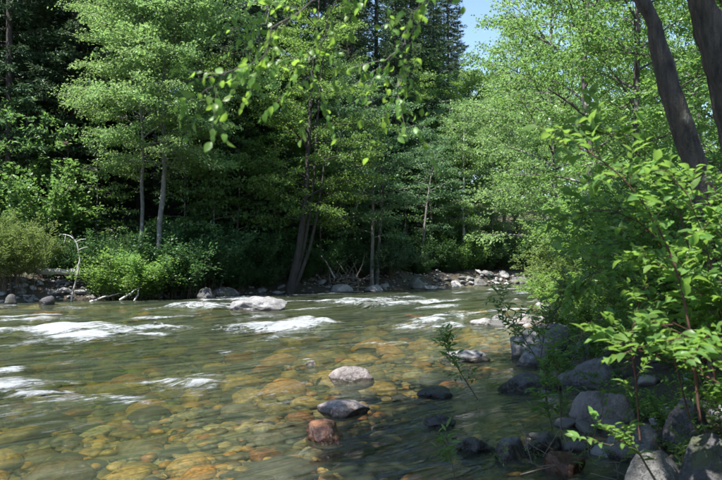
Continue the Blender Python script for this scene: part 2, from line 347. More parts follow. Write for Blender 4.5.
def tube(mb, pts, rad, sides=6, rough=0.0, seed=0, cap=True):
    pts = np.asarray(pts, float); n = len(pts); rad = np.broadcast_to(rad, (n,))
    t = np.gradient(pts, axis=0); t = unit(t)
    ref = np.array([0, 0, 1.0]) if abs(t[:, 2]).mean() < 0.8 else np.array([1.0, 0, 0])
    a = unit(np.cross(t, ref)); b = np.cross(t, a)
    an = np.arange(sides) * 2 * math.pi / sides
    ring = a[:, None, :] * np.cos(an)[None, :, None] + b[:, None, :] * np.sin(an)[None, :, None]
    R = np.repeat(rad[:, None], sides, 1)
    if rough:
        q = (pts[:, None, :] * np.array([1, 1, 0.35]) + ring * 0.25).reshape(-1, 3)
        R = R * (1 + rough * fbm(q * 5, 3, seed).reshape(n, sides))
    v = (pts[:, None, :] + ring * R[:, :, None]).reshape(-1, 3)
    i = np.arange(n - 1)[:, None] * sides; j = np.arange(sides)[None, :]; j2 = (j + 1) % sides
    f = np.stack([i + j, i + j2, i + sides + j2, i + sides + j], -1).reshape(-1, 4)
    mb.add(v, f)
    if cap:
        for k, fl in ((0, 1), (n - 1, 0)):
            idx = np.arange(sides); cv = np.vstack([v[k*sides:(k+1)*sides], pts[k:k+1]])
            tr = np.stack([idx, (idx + 1) % sides, np.full(sides, sides)], 1)
            mb.add(cv, tr[:, ::-1] if fl == 0 else tr)

def interp_path(pts, s):
    x = np.linspace(0, 1, len(pts)); s = np.atleast_1d(s)
    return np.stack([np.interp(s, x, pts[:, k]) for k in range(3)], 1)

def diamonds(mb, Pn, D, Nn, Ln, Wn, rnd, fold=0.12):
    """small folded two-triangle leaves"""
    D = unit(D); Sd = unit(np.cross(Nn, D)); Nn = np.cross(D, Sd)
    n = len(Pn); Ln = np.broadcast_to(Ln, (n,))[:, None]; Wn = np.broadcast_to(Wn, (n,))[:, None]
    mid = Pn + D * Ln * 0.45 + Nn * Ln * fold
    v = np.stack([Pn, mid + Sd * Wn * 0.5, Pn + D * Ln, mid - Sd * Wn * 0.5], 1).reshape(-1, 3)
    i = np.arange(n)[:, None] * 4
    f = np.concatenate([i + np.array([[0, 1, 2]]), i + np.array([[0, 2, 3]])], 1).reshape(-1, 3)
    mb.add(v, f, np.repeat(np.broadcast_to(rnd, (n,)), 4))

LEAF_T = np.array([0.0, 0.16, 0.40, 0.66, 0.88, 1.0])
def leaf_proto(width=0.5, curl=0.2, fold=0.16, wave=0.0, seed=0):
    """one oval pointed leaf along +X, unit long, with a folded midrib: 16 triangles"""
    r = np.random.default_rng(seed)
    w = np.array([0.02, 0.62, 1.0, 0.80, 0.32, 0.0]) * width * 0.5
    z = -curl * LEAF_T ** 2
    v = [];
    for k, t in enumerate(LEAF_T):
        v.append((t, 0, z[k])); 
        for s in (1, -1): v.append((t - 0.03, s * w[k], z[k] + fold * w[k] * 1.6 + r.normal() * wave * 0.02))
    v = np.array(v); f = []
    for k in range(5):
        c, a, b = 3*k, 3*k+1, 3*k+2; c2, a2, b2 = c+3, a+3, b+3
        f += [(c, c2, a), (a, c2, a2), (c, b, c2), (b, b2, c2)]
    return v, np.array(f)
def frames(D, Nn):
    D = unit(D); Sd = unit(np.cross(Nn, D)); Nn = np.cross(D, Sd)
    return D, Sd, Nn
def real_leaves(mb, Pn, D, Nn, Ln, rnd, protos):
    D, Sd, Nn = frames(D, Nn); n = len(Pn)
    for k, (pv, pf) in enumerate(protos):
        ix = np.arange(k, n, len(protos))
        if not len(ix): continue
        v = Pn[ix, None, :] + (pv[None, :, 0:1] * D[ix, None, :] + pv[None, :, 1:2] * Sd[ix, None, :] + pv[None, :, 2:3] * Nn[ix, None, :]) * np.broadcast_to(Ln, (n,))[ix, None, None]
        f = (np.arange(len(ix))[:, None, None] * len(pv) + pf[None]).reshape(-1, 3)
        mb.add(v.reshape(-1, 3), f, np.repeat(np.broadcast_to(rnd, (n,))[ix], len(pv)))

# ------------------------------------------------------------------ trees
def rnd_unit(rng, n): return unit(rng.normal(size=(n, 3)))

def deciduous(seed, H, R, cb=0.3, nl=26, r0=0.13, leaf=0.11, dens=34, lean=(0, 0), puff=0.24, up=0.9, trunk_pts=None, prof=None, sub=2.4, far=True, protos=None, flat=0.45, top=0.96, side=None):
    """returns (trunk MB, branch MB, leaf data); a grown skeleton with leaf sprays on its outer branches"""
    rng = np.random.default_rng(seed)
    tm, bm = MB(), MB()
    if trunk_pts is None:
        t = np.linspace(0, 1, 14)
        wob = np.cumsum(rng.normal(size=(14, 2)), 0) * 0.035 * H / 10; wob[0] = 0
        trunk_pts = np.stack([lean[0] * t ** 1.3 * H + wob[:, 0], lean[1] * t ** 1.3 * H + wob[:, 1], t * H * top], 1)
        trunk_pts[0, 2] -= 0.35
    n = len(trunk_pts); t = np.linspace(0, 1, n)
    rad = r0 * (1 - t) ** 0.85 + 0.012; rad[0] *= 1.35
    tube(tm, trunk_pts, rad, 8 if far else 20, 0.0 if far else 0.24, seed)
    LP, LD = [], []
    for i in range(nl):
        s = (i + rng.random()) / nl; tt = cb + (1 - cb) * s * 0.98
        st = interp_path(trunk_pts, tt)[0]
        az = i * 2.39996 + rng.normal() * 0.35
        if side is not None and rng.random() < side[2]: az = math.atan2(side[1], side[0]) + rng.normal() * 0.7
        pr = prof(s) if prof else math.sin(math.pi * (0.20 + 0.74 * s)) ** 0.75
        ln = R * pr * rng.uniform(0.72, 1.15)
        el = math.radians(8 + 52 * s ** 1.2 * up) + rng.normal() * 0.14
        ks = np.linspace(0, 1, 7)
        els = el + (0.28 * up - 0.55 * ks) * (0.6 + 0.4 * rng.random())
        azs = az + np.cumsum(rng.normal(size=7)) * 0.10
        d = np.stack([np.cos(els) * np.cos(azs), np.cos(els) * np.sin(azs), np.sin(els)], 1)
        pts = st + np.vstack([np.zeros(3), np.cumsum(d[:-1], 0)]) * ln / 6
        lr = max(0.012, 0.32 * r0 * (1 - tt) ** 0.5 * (ln / R) + 0.008)
        tube(bm, pts, lr * (1 - ks) + 0.006, 5 if far else 8, cap=False)
        m = max(3, int(ln * sub))
        for j in range(m):
            ss = 0.22 + 0.78 * (j + rng.random()) / m
            q = interp_path(pts, ss)[0]; k = min(5, int(ss * 6)); dd = d[k]
            yaw = (1 if j % 2 else -1) * math.radians(rng.uniform(30, 75))
            c_, s_ = math.cos(yaw), math.sin(yaw)
            e = np.array([dd[0]*c_ - dd[1]*s_, dd[0]*s_ + dd[1]*c_, dd[2]*0.5 + rng.normal()*0.18 + 0.05])
            sl_ = (0.25 + 0.42 * (1 - ss)) * ln * rng.uniform(0.6, 1.15) + 0.22
            kk = np.linspace(0, 1, 4)[:, None]
            sp = q + e * sl_ * kk + np.array([0, 0, -0.12 * sl_]) * kk ** 2
            tube(bm, sp, np.linspace(0.3 * lr + 0.004, 0.003, 4), 3, cap=False)
            nlv = int(dens * (sl_ + 0.25) * rng.uniform(0.55, 1.35))
            w = rng.random(nlv) ** 0.7
            pp = interp_path(sp, w) + rng.normal(size=(nlv, 3)) * np.array([puff, puff, puff * flat]) * (0.45 + 0.55 * rng.random((nlv, 1)))
            LP.append(pp); LD.append(np.repeat(e[None], nlv, 0))
    LP = np.concatenate(LP); LD = np.concatenate(LD)
    nL = len(LP)
    D = LD * 0.7 + rng.normal(size=(nL, 3)) * 0.6 + np.array([0, 0, -0.25])
    Nn = np.array([0, 0, 0.75]) + rng.normal(size=(nL, 3)) * 0.5
    Ln = leaf * rng.uniform(0.65, 1.3, nL)
    rv = np.clip(rng.normal(0.5, 0.22, nL), 0, 1)
    return tm, bm, (LP, D, Nn, Ln, rv)

def tree_meshes(name, seed, mat, bark, wratio=0.62, **kw):
    tm, bm, (LP, D, Nn, Ln, rv) = deciduous(seed, **kw)
    lm = MB(); diamonds(lm, LP, D, Nn, Ln, Ln * wratio, rv)
    return (tm.mesh(name + '_trunk', bark), bm.mesh(name + '_branch', bark), lm.mesh(name + '_crown', mat, False))

def place_tree(name, meshes, loc, rz, sc, label, group=None, cat='tree', squash=1.0):
    e = empty(name, loc, rz, sc); e.scale = (sc, sc, sc * squash)
    tr = link('trunk', meshes[0], e); link('branch_framework', meshes[1], tr); link('crown', meshes[2], e)
    tag(e, label, cat, group); return e

def conifer_meshes(name, seed, H, R, mat, cb=0.12, r0=0.22, step=0.5, nb=6, spray=0.25, droop=0.35):
    rng = np.random.default_rng(seed); tm, bm, lm = MB(), MB(), MB()
    t = np.linspace(0, 1, 12); tp = np.stack([np.sin(t * 3 + seed) * 0.12, np.cos(t * 2.3 + seed) * 0.12, t * H], 1); tp[0, 2] -= 0.5
    tube(tm, tp, r0 * (1 - t) + 0.015, 8)
    z = cb * H; PP, DD, LL = [], [], []
    while z < H - 0.15:
        s = z / H
        for b in range(nb):
            if rng.random() < 0.14: continue
            az = rng.random() * 6.283; zz = z + rng.uniform(-0.3, 0.3) * step
            ln = (R * (1 - s) ** 0.85 * rng.uniform(0.65, 1.15) + 0.18) * (0.75 + 0.25 * min(1, (s - cb) * 8 + 0.4))
            el = 0.35 * s - droop * (1 - s) * rng.uniform(0.5, 1.1)
            k = np.linspace(0, 1, 5)
            pts = np.stack([np.cos(az) * k * ln, np.sin(az) * k * ln, zz + np.tan(el) * k * ln + 0.10 * ln * (k ** 2 - k)], 1)
            pts[:, :2] += interp_path(tp, min(0.99, zz / H))[0][:2]
            tube(bm, pts, np.linspace(0.03 * (1 - s) + 0.008, 0.004, 5), 3, cap=False)
            nt_ = max(6, int(ln * 20))
            w = 0.12 + 0.88 * rng.random(nt_); base = interp_path(pts, w)
            sd = np.where(rng.random(nt_) < 0.5, 1, -1) * rng.uniform(0.35, 1.15, nt_)
            dirs = np.stack([np.cos(az + sd), np.sin(az + sd), rng.normal(-0.28, 0.16, nt_)], 1)
            tl = (0.12 + 0.36 * ln * (1 - w) * 0.9) * rng.uniform(0.5, 1.1, nt_)
            for q in (0.0, 0.5, 1.0):
                PP.append(base + dirs * (tl * q)[:, None] + rng.normal(size=(nt_, 3)) * 0.03)
                DD.append(dirs + rng.normal(size=(nt_, 3)) * 0.30); LL.append(np.full(nt_, spray) * rng.uniform(0.6, 1.2, nt_))
        z += step * (0.75 + 0.5 * (1 - s))
    PP = np.concatenate(PP); DD = np.concatenate(DD); LL = np.concatenate(LL); n = len(PP)
    diamonds(lm, PP, DD, np.array([0, 0, 0.8]) + rng.normal(size=(n, 3)) * 0.45, LL, LL * 0.30, np.clip(rng.normal(0.45, 0.25, n), 0, 1), -0.08)
    return (tm.mesh(name + '_trunk', 'bark_dark'), bm.mesh(name + '_branch', 'bark_dark'), lm.mesh(name + '_crown', mat, False))

def shrub_data(seed, H, R, stems=14, leaf=0.09, dens=60, arch=0.5, twigs=5, puff=0.07, s0=0.25, base_r=0.15, r0=0.012, droop=0.0, az0=None, azs=3.2):
    rng = np.random.default_rng(seed); sm = MB(); LP, LD = [], []
    for i in range(stems):
        az = rng.random() * 6.283 if az0 is None else az0 + rng.uniform(-azs, azs)
        out = R * rng.uniform(0.25, 1.0); hh = H * rng.uniform(0.6, 1.05) * (1 - 0.35 * (out / R) ** 2)
        k = np.linspace(0, 1, 8)
        b = np.array([math.cos(az), math.sin(az)]) * base_r * rng.random()
        az_k = az + np.cumsum(rng.normal(size=8)) * 0.07
        pts = np.stack([b[0] + np.cos(az_k) * out * k ** (1 + arch), b[1] + np.sin(az_k) * out * k ** (1 + arch), -0.12 + (hh + 0.12) * (k ** (1 - 0.35 * arch) - droop * k ** 3)], 1)
        tube(sm, pts, np.linspace(r0, r0 * 0.22, 8), 5, cap=False)
        tg = np.gradient(pts, axis=0); tg = unit(tg)
        for j in range(twigs):
            ss = s0 + (1 - s0) * (j + rng.random()) / twigs
            q = interp_path(pts, ss)[0]; d0 = tg[min(7, int(ss * 7))]
            e = unit((d0 + rnd_unit(rng, 1)[0] * 0.8 + np.array([0, 0, 0.15]))[None])[0]
            tl = H * rng.uniform(0.10, 0.30) * (1.2 - 0.5 * ss)
            kk = np.linspace(0, 1, 4)[:, None]; tp = q + e * tl * kk + np.array([0, 0, -0.15 * tl]) * kk ** 2
            tube(sm, tp, np.linspace(r0 * 0.4, r0 * 0.12, 4), 3, cap=False)
            nl = max(3, int(dens * tl * rng.uniform(0.7, 1.3)))
            w = np.linspace(0.12, 1.0, nl) + rng.normal(size=nl) * 0.03; w = np.clip(w, 0, 1)
            LP.append(interp_path(tp, w) + rng.normal(size=(nl, 3)) * puff)
            sd = unit(np.cross(e, np.array([0, 0, 1.0]))[None])[0] * np.where(np.arange(nl) % 2, 1, -1)[:, None]
            LD.append(e * 0.6 + sd * 0.9 + rng.normal(size=(nl, 3)) * 0.25)
    LP = np.concatenate(LP); LD = np.concatenate(LD); n = len(LP)
    Nn = np.array([0, 0, 0.9]) + rng.normal(size=(n, 3)) * 0.38
    Ln = leaf * rng.uniform(0.6, 1.25, n); rv = np.clip(rng.normal(0.5, 0.22, n), 0, 1)
    return sm, (LP, LD, Nn, Ln, rv)

def shrub_meshes(name, seed, mat, bark='stem', wratio=0.6, **kw):
    sm, (LP, LD, Nn, Ln, rv) = shrub_data(seed, **kw)
    lm = MB(); diamonds(lm, LP, LD, Nn, Ln, Ln * wratio, rv)
    return (sm.mesh(name + '_stem', bark), lm.mesh(name + '_leaf', mat, False))
def place_shrub(name, meshes, loc, rz, sc, label, group=None, cat='shrub'):
    e = empty(name, loc, rz, 1.0); e.scale = (sc,) * 3 if np.isscalar(sc) else tuple(sc)
    link('stem_cluster', meshes[0], e); link('foliage', meshes[1], e); tag(e, label, cat, group); return e

# ------------------------------------------------------------------ terrain
NEAR = np.array([(-60, -42), (-16, -10), (-4.5, -0.6), (-0.3, 2.6), (1.75, 4.6), (2.1, 6.3), (2.5, 8.6), (3.2, 13), (5, 20), (7.5, 29), (14, 43), (30, 59), (80, 104)], float)
FAR = np.array([(-90, -36), (-40, 5), (-25, 17.5), (-13.7, 27.4), (-8, 31.2), (-2.7, 35.2), (4, 41), (12.1, 49.3), (26, 63), (80, 114)], float)
def sdist(poly, x, y):
    best = np.full(x.shape, 1e9); sgn = np.zeros(x.shape)
    for (ax, ay), (bx, by) in zip(poly[:-1], poly[1:]):
        dx, dy = bx - ax, by - ay; l2 = dx*dx + dy*dy
        t = np.clip(((x - ax) * dx + (y - ay) * dy) / l2, 0, 1)
        ex, ey = x - ax - t*dx, y - ay - t*dy; d = np.hypot(ex, ey)
        s = np.sign(dx * (y - ay) - dy * (x - ax)); u = d < best
        sgn = np.where(u, s, sgn); best = np.where(u, d, best)
    return best * sgn                                     # positive on the left-hand side of the line
def bank(x, y):
    x = np.asarray(x, float); y = np.asarray(y, float)
    wob = 0.45 * fbm(p3(x * 0.28, y * 0.28), 3, 5)
    return -sdist(NEAR, x, y) + wob * 0.6, sdist(FAR, x, y) + wob    # >0 : on the near / far bank
def height(x, y):
    x = np.atleast_1d(np.asarray(x, float)); y = np.atleast_1d(np.asarray(y, float))
    dn, df = bank(x, y)
    inn = np.minimum(-dn, -df)
    rough = fbm(p3(x * 0.9, y * 0.9), 4, 9)
    bed = -0.06 - 0.27 * sstep(0, 2.0, inn) - 0.55 * sstep(2.5, 9.0, inn) + 0.07 * rough
    hn = -0.06 + 0.42 * sstep(-0.2, 1.6, dn) + 0.045 * np.maximum(dn, 0) + 0.16 * np.maximum(dn - 9, 0) + 0.10 * rough
    hf = -0.06 + 0.75 * sstep(-0.1, 1.6, df) + 0.06 * np.maximum(df, 0) + 0.45 * np.maximum(df - 5, 0) + 0.16 * rough * sstep(0, 2, df)
    h = np.where(df > 0, hf, np.where(dn > 0, hn, bed))
    cap = 7 + 26 * sstep(14, -12, x)
    return np.where(h > 5, 5 + cap * (1 - np.exp(-(h - 5) / cap)), h)
def hz(x, y): return float(height(x, y)[0])

def axis(lo, hi, d0, growth, c=0.0):
    a = [c]; d = d0
    while a[-1] < hi: a.append(a[-1] + d); d *= growth
    b = [c]; d = d0
    while b[-1] > lo: b.append(b[-1] - d); d *= growth
    return np.array(b[::-1][:-1] + a)
def grid_mesh(X, Y, Z):
    n, m = X.shape
    v = np.stack([X, Y, Z], -1).reshape(-1, 3)
    i = np.arange(n - 1)[:, None] * m + np.arange(m - 1)[None]
    return v, np.stack([i, i + m, i + m + 1, i + 1], -1).reshape(-1, 4)
gx = axis(-320, 320, 0.30, 1.022, 2.0); gy = axis(-90, 420, 0.30, 1.018, 12.0)
X, Y = np.meshgrid(gx, gy, indexing='ij'); Z = height(X.ravel(), Y.ravel()).reshape(X.shape)
mb = MB(); mb.add(*grid_mesh(X, Y, Z)); ground = tag(mb.build('ground', 'soil'), kind='structure')

# river bed sheet and water, both laid out along the flow
UX = np.array([math.cos(FLOW), math.sin(FLOW)]); VX = np.array([-math.sin(FLOW), math.cos(FLOW)])
ua = axis(-60, 110, 0.11, 1.016, 6.0); va = axis(-4, 36, 0.085, 1.012, 9.0)
U, V = np.meshgrid(ua, va, indexing='ij')
WX = U * UX[0] + V * VX[0]; WY = U * UX[1] + V * VX[1]
dn, df = bank(WX.ravel(), WY.ravel()); inn = np.minimum(-dn, -df)
bedz = height(WX.ravel(), WY.ravel()) + 0.02 - 0.35 * sstep(0.0, -0.5, inn)
st_ = 2
mb = MB(); mb.add(*grid_mesh(WX[::st_, ::st_], WY[::st_, ::st_], bedz.reshape(U.shape)[::st_, ::st_])); river_bed = tag(mb.build('river_bed', 'bed'), kind='structure')

FOAM = [(20, 381, 62, 10, 1.0), (38, 394, 34, 9, 1.0), (192, 386, 50, 9, 1.0), (110, 400, 60, 7, .8), (60, 330, 70, 7, .9), (165, 328, 50, 5, 1.0), (75, 337, 58, 6, .95), (290, 328, 48, 6, .85), (322, 325, 24, 4, .85), (430, 323, 42, 9, .85), (385, 305, 40, 4, .6),
        (205, 309, 48, 4, .6), (35, 319, 38, 3, .55), (22, 382, 50, 6, .85), (28, 394, 22, 6, 1.0), (190, 386, 34, 7, .75), (120, 399, 50, 5, .6),
        (265, 394, 24, 4, .6), (272, 341, 13, 3, .8), (500, 322, 34, 4, .7), (410, 297, 34, 3, .5), (345, 302, 22, 3, .5), (565, 291, 46, 5, .7),
        (312, 363, 8, 3, .7), (150, 310, 20, 2, .4), (250, 318, 30, 3, .4), (10, 305, 20, 2, .5), (480, 292, 24, 2, .45), (370, 345, 40, 3, .4), (230, 352, 40, 3, .3), (60, 360, 40, 3, .3)]
rf = np.random.default_rng(3); F2 = []
for (px, py, hw, hh, st) in FOAM:                           # each riffle breaks into several thin crests and trailing streaks
    F2.append((px, py, hw * 0.5, hh * 0.55, st))
    for _ in range(5):
        a = rf.uniform(-1, 1); F2.append((px + a * hw * 0.9, py - a * hh * 0.35 + rf.normal() * hh * 0.55, hw * rf.uniform(0.15, 0.5), hh * rf.uniform(0.16, 0.4), st * rf.uniform(0.55, 1.0)))
FOAM = F2
foam = np.zeros(U.shape); wz = np.zeros(U.shape)
fu, fv = U.ravel(), V.ravel()
warp = fbm(np.stack([fu * 0.35, fv * 1.1, fu * 0], 1), 4, 31).reshape(U.shape)
for (px, py, hw, hh, st) in FOAM:
    g = G(px, py); lx = hw * g[1] / F * 1.25; ly = max(0.95 * hh * g[1] ** 2 / (F * CAM_Z), 0.10)
    dx = WX - g[0]; dy = (WY - g[1]) - dx * 0.10 + warp * ly * 0.9
    q = (dx / lx) ** 2 + (dy / ly) ** 2
    foam = np.maximum(foam, st * np.exp(-q * 1.1)); wz += 0.17 * st * min(1.0, ly) * np.exp(-((dx / lx) ** 2 + ((dy - ly * 0.25) / (ly * 0.8)) ** 2) * 1.3)
wz += 0.050 * fbm(np.stack([fu * 0.45, fv * 1.2, fu * 0 + 3], 1), 3, 51).reshape(U.shape) + 0.012 * fbm(np.stack([fu * 1.4, fv * 4.5, fu * 0], 1), 3, 61).reshape(U.shape)
stk = fbm(np.stack([fu * 0.5, fv * 2.4, fu * 0 + 9], 1), 4, 71).reshape(U.shape)
rif = fbm(np.stack([fu * 0.33, fv * 0.9, fu * 0 + 5], 1), 4, 83).reshape(U.shape)
foam = np.maximum(foam, 0.55 * sstep(0.25, 0.75, rif) * sstep(9, 15, V)); wz += 0.05 * sstep(0.1, 0.7, rif) * sstep(9, 15, V)
foam = np.clip(foam * (0.85 + 0.60 * stk), 0, 1); wz += 0.05 * foam * fbm(np.stack([fu * 2.2, fv * 5.0, fu * 0 + 2], 1), 3, 97).reshape(U.shape)
calm = sstep(0.2, 2.5, inn.reshape(U.shape)) * (0.45 + 0.55 * sstep(8, 14, U * 0 + V)); wz *= 0.25 + 0.75 * calm
mb = MB(); v, f = grid_mesh(WX, WY, wz); mb.add(v, f, foam.ravel())
# close the body of water below the ground
n_, m_ = U.shape; ring = np.concatenate([np.arange(m_), np.arange(1, n_) * m_ + m_ - 1, (n_ - 1) * m_ + np.arange(m_ - 2, -1, -1), np.arange(n_ - 2, 0, -1) * m_])
low = v[ring].copy(); low[:, 2] = -4.0; k = len(ring); i = np.arange(k)
allv = np.vstack([v, low, [[v[:, 0].mean(), v[:, 1].mean(), -4.0]]])
sidef = np.stack([ring, ring[(i + 1) % k], len(v) + (i + 1) % k, len(v) + i], 1)
botf = np.stack([len(v) + i, len(v) + (i + 1) % k, np.full(k, len(v) + k)], 1)
mb = MB(); mb.add(allv, np.vstack([f, sidef[:, ::-1][:, [3, 2, 1, 0]]]), np.concatenate([foam.ravel(), np.zeros(k + 1)])); mb.f.append(botf)
river = tag(mb.build('river_water', 'water'), kind='structure')
a_ = river.data.attributes.new('foam', 'FLOAT', 'POINT'); a_.data.foreach_set('value', np.concatenate([foam.ravel(), np.zeros(k + 1)]).astype(np.float32))

# ------------------------------------------------------------------ rocks
def ico(sub):
    import bmesh
    bm = bmesh.new(); bmesh.ops.create_icosphere(bm, subdivisions=sub, radius=1.0)
    v = np.array([p.co[:] for p in bm.verts]); f = np.array([[q.index for q in t.verts] for t in bm.faces]); bm.free(); return v, f
ICO = {k: ico(k) for k in (2, 3, 5)}
def rock_verts(seed, size, sub=5, rough=0.16, cuts=7, flat=0.5):
    v, f = ICO[sub]; r = np.random.default_rng(seed); v = v.copy()
    for _ in range(cuts):                                  # worn facets
        nrm = rnd_unit(r, 1)[0]; d = r.uniform(0.60, 0.90); e = v @ nrm - d
        v = v - np.maximum(e, 0)[:, None] * nrm * 0.93
    v = v * (1 + rough * fbm(v * 1.3 + seed * 7.1, 3, seed)[:, None] + (0.045 * fbm(v * 3.5 + seed, 5, seed + 3, 0.55)[:, None] if sub > 3 else 0))
    v[:, 2] = np.where(v[:, 2] < 0, v[:, 2] * flat, v[:, 2])
    return v * np.asarray(size), f
def rock(name, seed, loc, size, rz, mat, label, sub=5, tilt=(0, 0), cat='rock', group=None, **kw):
    mb = MB(); v, f = rock_verts(seed, size, sub, **kw); mb.add(v, f); o = mb.build(name, mat)
    o.location = tuple(loc); o.rotation_euler = (tilt[0], tilt[1], rz); tag(o, label, cat, group); return o
def rock_px(name, seed, px0, px1, pytop, pybase, mat, label, z=0.0, deep=0.85, sink=0.25, rz=0.0, **kw):
    """a rock whose visible outline spans the given pixels, standing on z at its own distance"""
    g = G((px0 + px1) / 2, pybase, z); sc = g[1] / F
    w = (px1 - px0) * sc / 2; hgt = (pybase - pytop) * sc * 0.88
    full = hgt * (1 + sink); dy = w * deep
    return rock(name, seed, (g[0], g[1] + dy * 0.75, z - hgt * sink * 0.3), (w * 1.06, dy, hgt * 1.02), rz, mat, label, **kw)

# boulders and stones that rise out of the river
rock_px('river_boulder', 5, 231, 283, 295, 311, 'pale_rock', 'pale grey boulder rising alone from the rapids near the far bank', rough=0.26, cuts=9)
rock_px('river_rock', 8, 327, 373, 365, 383, 'granite_pink', 'rounded pinkish grey stone standing dry out of the shallow water', rough=0.06, cuts=4, deep=0.75)
rock_px('river_rock', 12, 318, 369, 400, 415, 'granite_pink', 'low pinkish stone with wet brown sides beside the rusty rock', rough=0.10)
rock_px('river_rock', 17, 301, 347, 420, 443, 'rust_rock', 'wet rusty brown angular rock barely above the water', rough=0.22, cuts=8)
rock_px('river_rock', 21, 449, 487, 350, 361, 'pale_rock', 'pale bleached rock by the willow sapling in the river', rough=0.24, cuts=7)
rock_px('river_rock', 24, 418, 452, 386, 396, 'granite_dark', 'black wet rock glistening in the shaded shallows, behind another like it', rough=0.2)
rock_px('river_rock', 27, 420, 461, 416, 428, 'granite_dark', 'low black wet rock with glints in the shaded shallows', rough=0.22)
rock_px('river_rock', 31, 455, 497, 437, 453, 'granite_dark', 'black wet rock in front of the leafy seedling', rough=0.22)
rock_px('river_rock', 33, 305, 316, 360, 366, 'pale_rock', 'small pale stone breaking the surface above the pinkish stone', rough=0.2)
rock_px('river_rock', 37, 470, 498, 318, 325, 'pale_rock', 'bleached flat rock in the riffle behind the saplings', rough=0.25)
rock_px('river_rock', 39, 505, 541, 317, 326, 'granite_pink', 'buff flat rock at the head of the riffle beside the big dark boulder', rough=0.25)

# near bank boulders
NB = [('near_boulder', 41, 514, 588, 316, 360, 'granite_moss', 'big dark round boulder at the edge of the near bank', 0.0, dict(rough=0.10, deep=0.8, cuts=11)),
      ('near_boulder', 43, 518, 556, 346, 366, 'granite', 'pale grey stone tucked against the front of the big dark boulder', 0.0, dict(rough=0.14)),
      ('near_boulder', 47, 572, 602, 336, 358, 'granite_moss', 'small grey boulder wedged behind the lit round boulders', 0.05, dict(rough=0.12)),
      ('near_boulder', 49, 596, 622, 334, 352, 'granite', 'small rounded grey stone in a heap of boulders under the leaves', 0.1, dict(rough=0.12)),
      ('near_boulder', 53, 566, 630, 350, 388, 'granite', 'blue grey rounded boulder behind the pale sunlit boulder', 0.0, dict(rough=0.10, cuts=11)),
      ('near_boulder', 57, 577, 648, 384, 428, 'granite_pink', 'pale rounded sunlit boulder in the middle of the near bank', 0.0, dict(rough=0.10, cuts=8)),
      ('near_boulder', 59, 616, 668, 418, 455, 'granite_moss', 'grey mossy boulder leaning below the pale sunlit boulder', 0.05, dict(rough=0.14)),
      ('near_boulder', 61, 630, 704, 446, 500, 'granite', 'grey boulder in dappled light among the dogwood stems', 0.10, dict(rough=0.10, cuts=11)),
      ('near_boulder', 63, 526, 572, 427, 453, 'granite_dark', 'dark pointed wet rock at the water edge by the twigs', 0.0, dict(rough=0.2)),
      ('near_boulder', 67, 494, 536, 440, 460, 'granite_dark', 'low dark wet rock beside the pointed wet rock', 0.0, dict(rough=0.2)),
      ('near_boulder', 69, 506, 566, 368, 392, 'granite_dark', 'low dark slab half awash below the big dark boulder', 0.0, dict(rough=0.16)),
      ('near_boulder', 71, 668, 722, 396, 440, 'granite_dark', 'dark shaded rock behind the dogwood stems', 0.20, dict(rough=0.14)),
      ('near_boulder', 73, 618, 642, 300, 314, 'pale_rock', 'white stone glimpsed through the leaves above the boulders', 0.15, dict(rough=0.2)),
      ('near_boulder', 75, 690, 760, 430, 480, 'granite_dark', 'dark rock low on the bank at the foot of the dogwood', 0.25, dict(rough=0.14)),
      ('near_boulder', 77, 545, 590, 450, 476, 'rust_rock', 'brown wet stone half buried in the mud at the water edge', -0.02, dict(rough=0.15)),
      ('near_boulder', 79, 588, 640, 322, 342, 'granite_moss', 'mossy boulder at the back of the boulder heap', 0.15, dict(rough=0.15))]
for (nm, sd, a, b, c, d, mt, lb, z, kw) in NB: rock_px(nm, sd, a, b, c, d, mt, lb, z, **kw)

# far bank boulders
FB = [(81, 391, 416, 270, 287, 'granite_dark', 'dark block of rock at the far waterline under the blue green shrub'),
      (83, 408, 428, 275, 289, 'granite', 'bluish grey boulder beside the dark block on the far waterline'),
      (85, 420, 446, 285, 290, 'pale_rock', 'pale flat slab lying at the far waterline'),
      (87, 466, 492, 277, 286, 'granite', 'grey rock pile stone at the far waterline below the pale trunk'),
      (89, 507, 534, 275, 284, 'granite_moss', 'dark mossy rock where the river bends out of sight'),
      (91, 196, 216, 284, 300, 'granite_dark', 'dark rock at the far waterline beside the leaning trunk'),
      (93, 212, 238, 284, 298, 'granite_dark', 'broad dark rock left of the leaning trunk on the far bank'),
      (95, 330, 352, 280, 293, 'pale_rock', 'pale stone under the root tangle on the far bank'),
      (97, 362, 384, 283, 292, 'pale_rock', 'pale sandy stone at the waterline below the root tangle'),
      (99, 0, 16, 293, 306, 'granite_dark', 'dark mossy stone below the yellow green willow'),
      (101, 36, 52, 294, 305, 'granite_dark', 'grey stone at the far waterline beside the bleached snag')]
for (sd, a, b, c, d, mt, lb) in FB:
    rock_px('bank_rock', sd, a, b, c, d, mt, lb, 0.0, sub=5 if b - a > 24 else 3, rough=0.2, cuts=7, group='rocks along the far waterline')

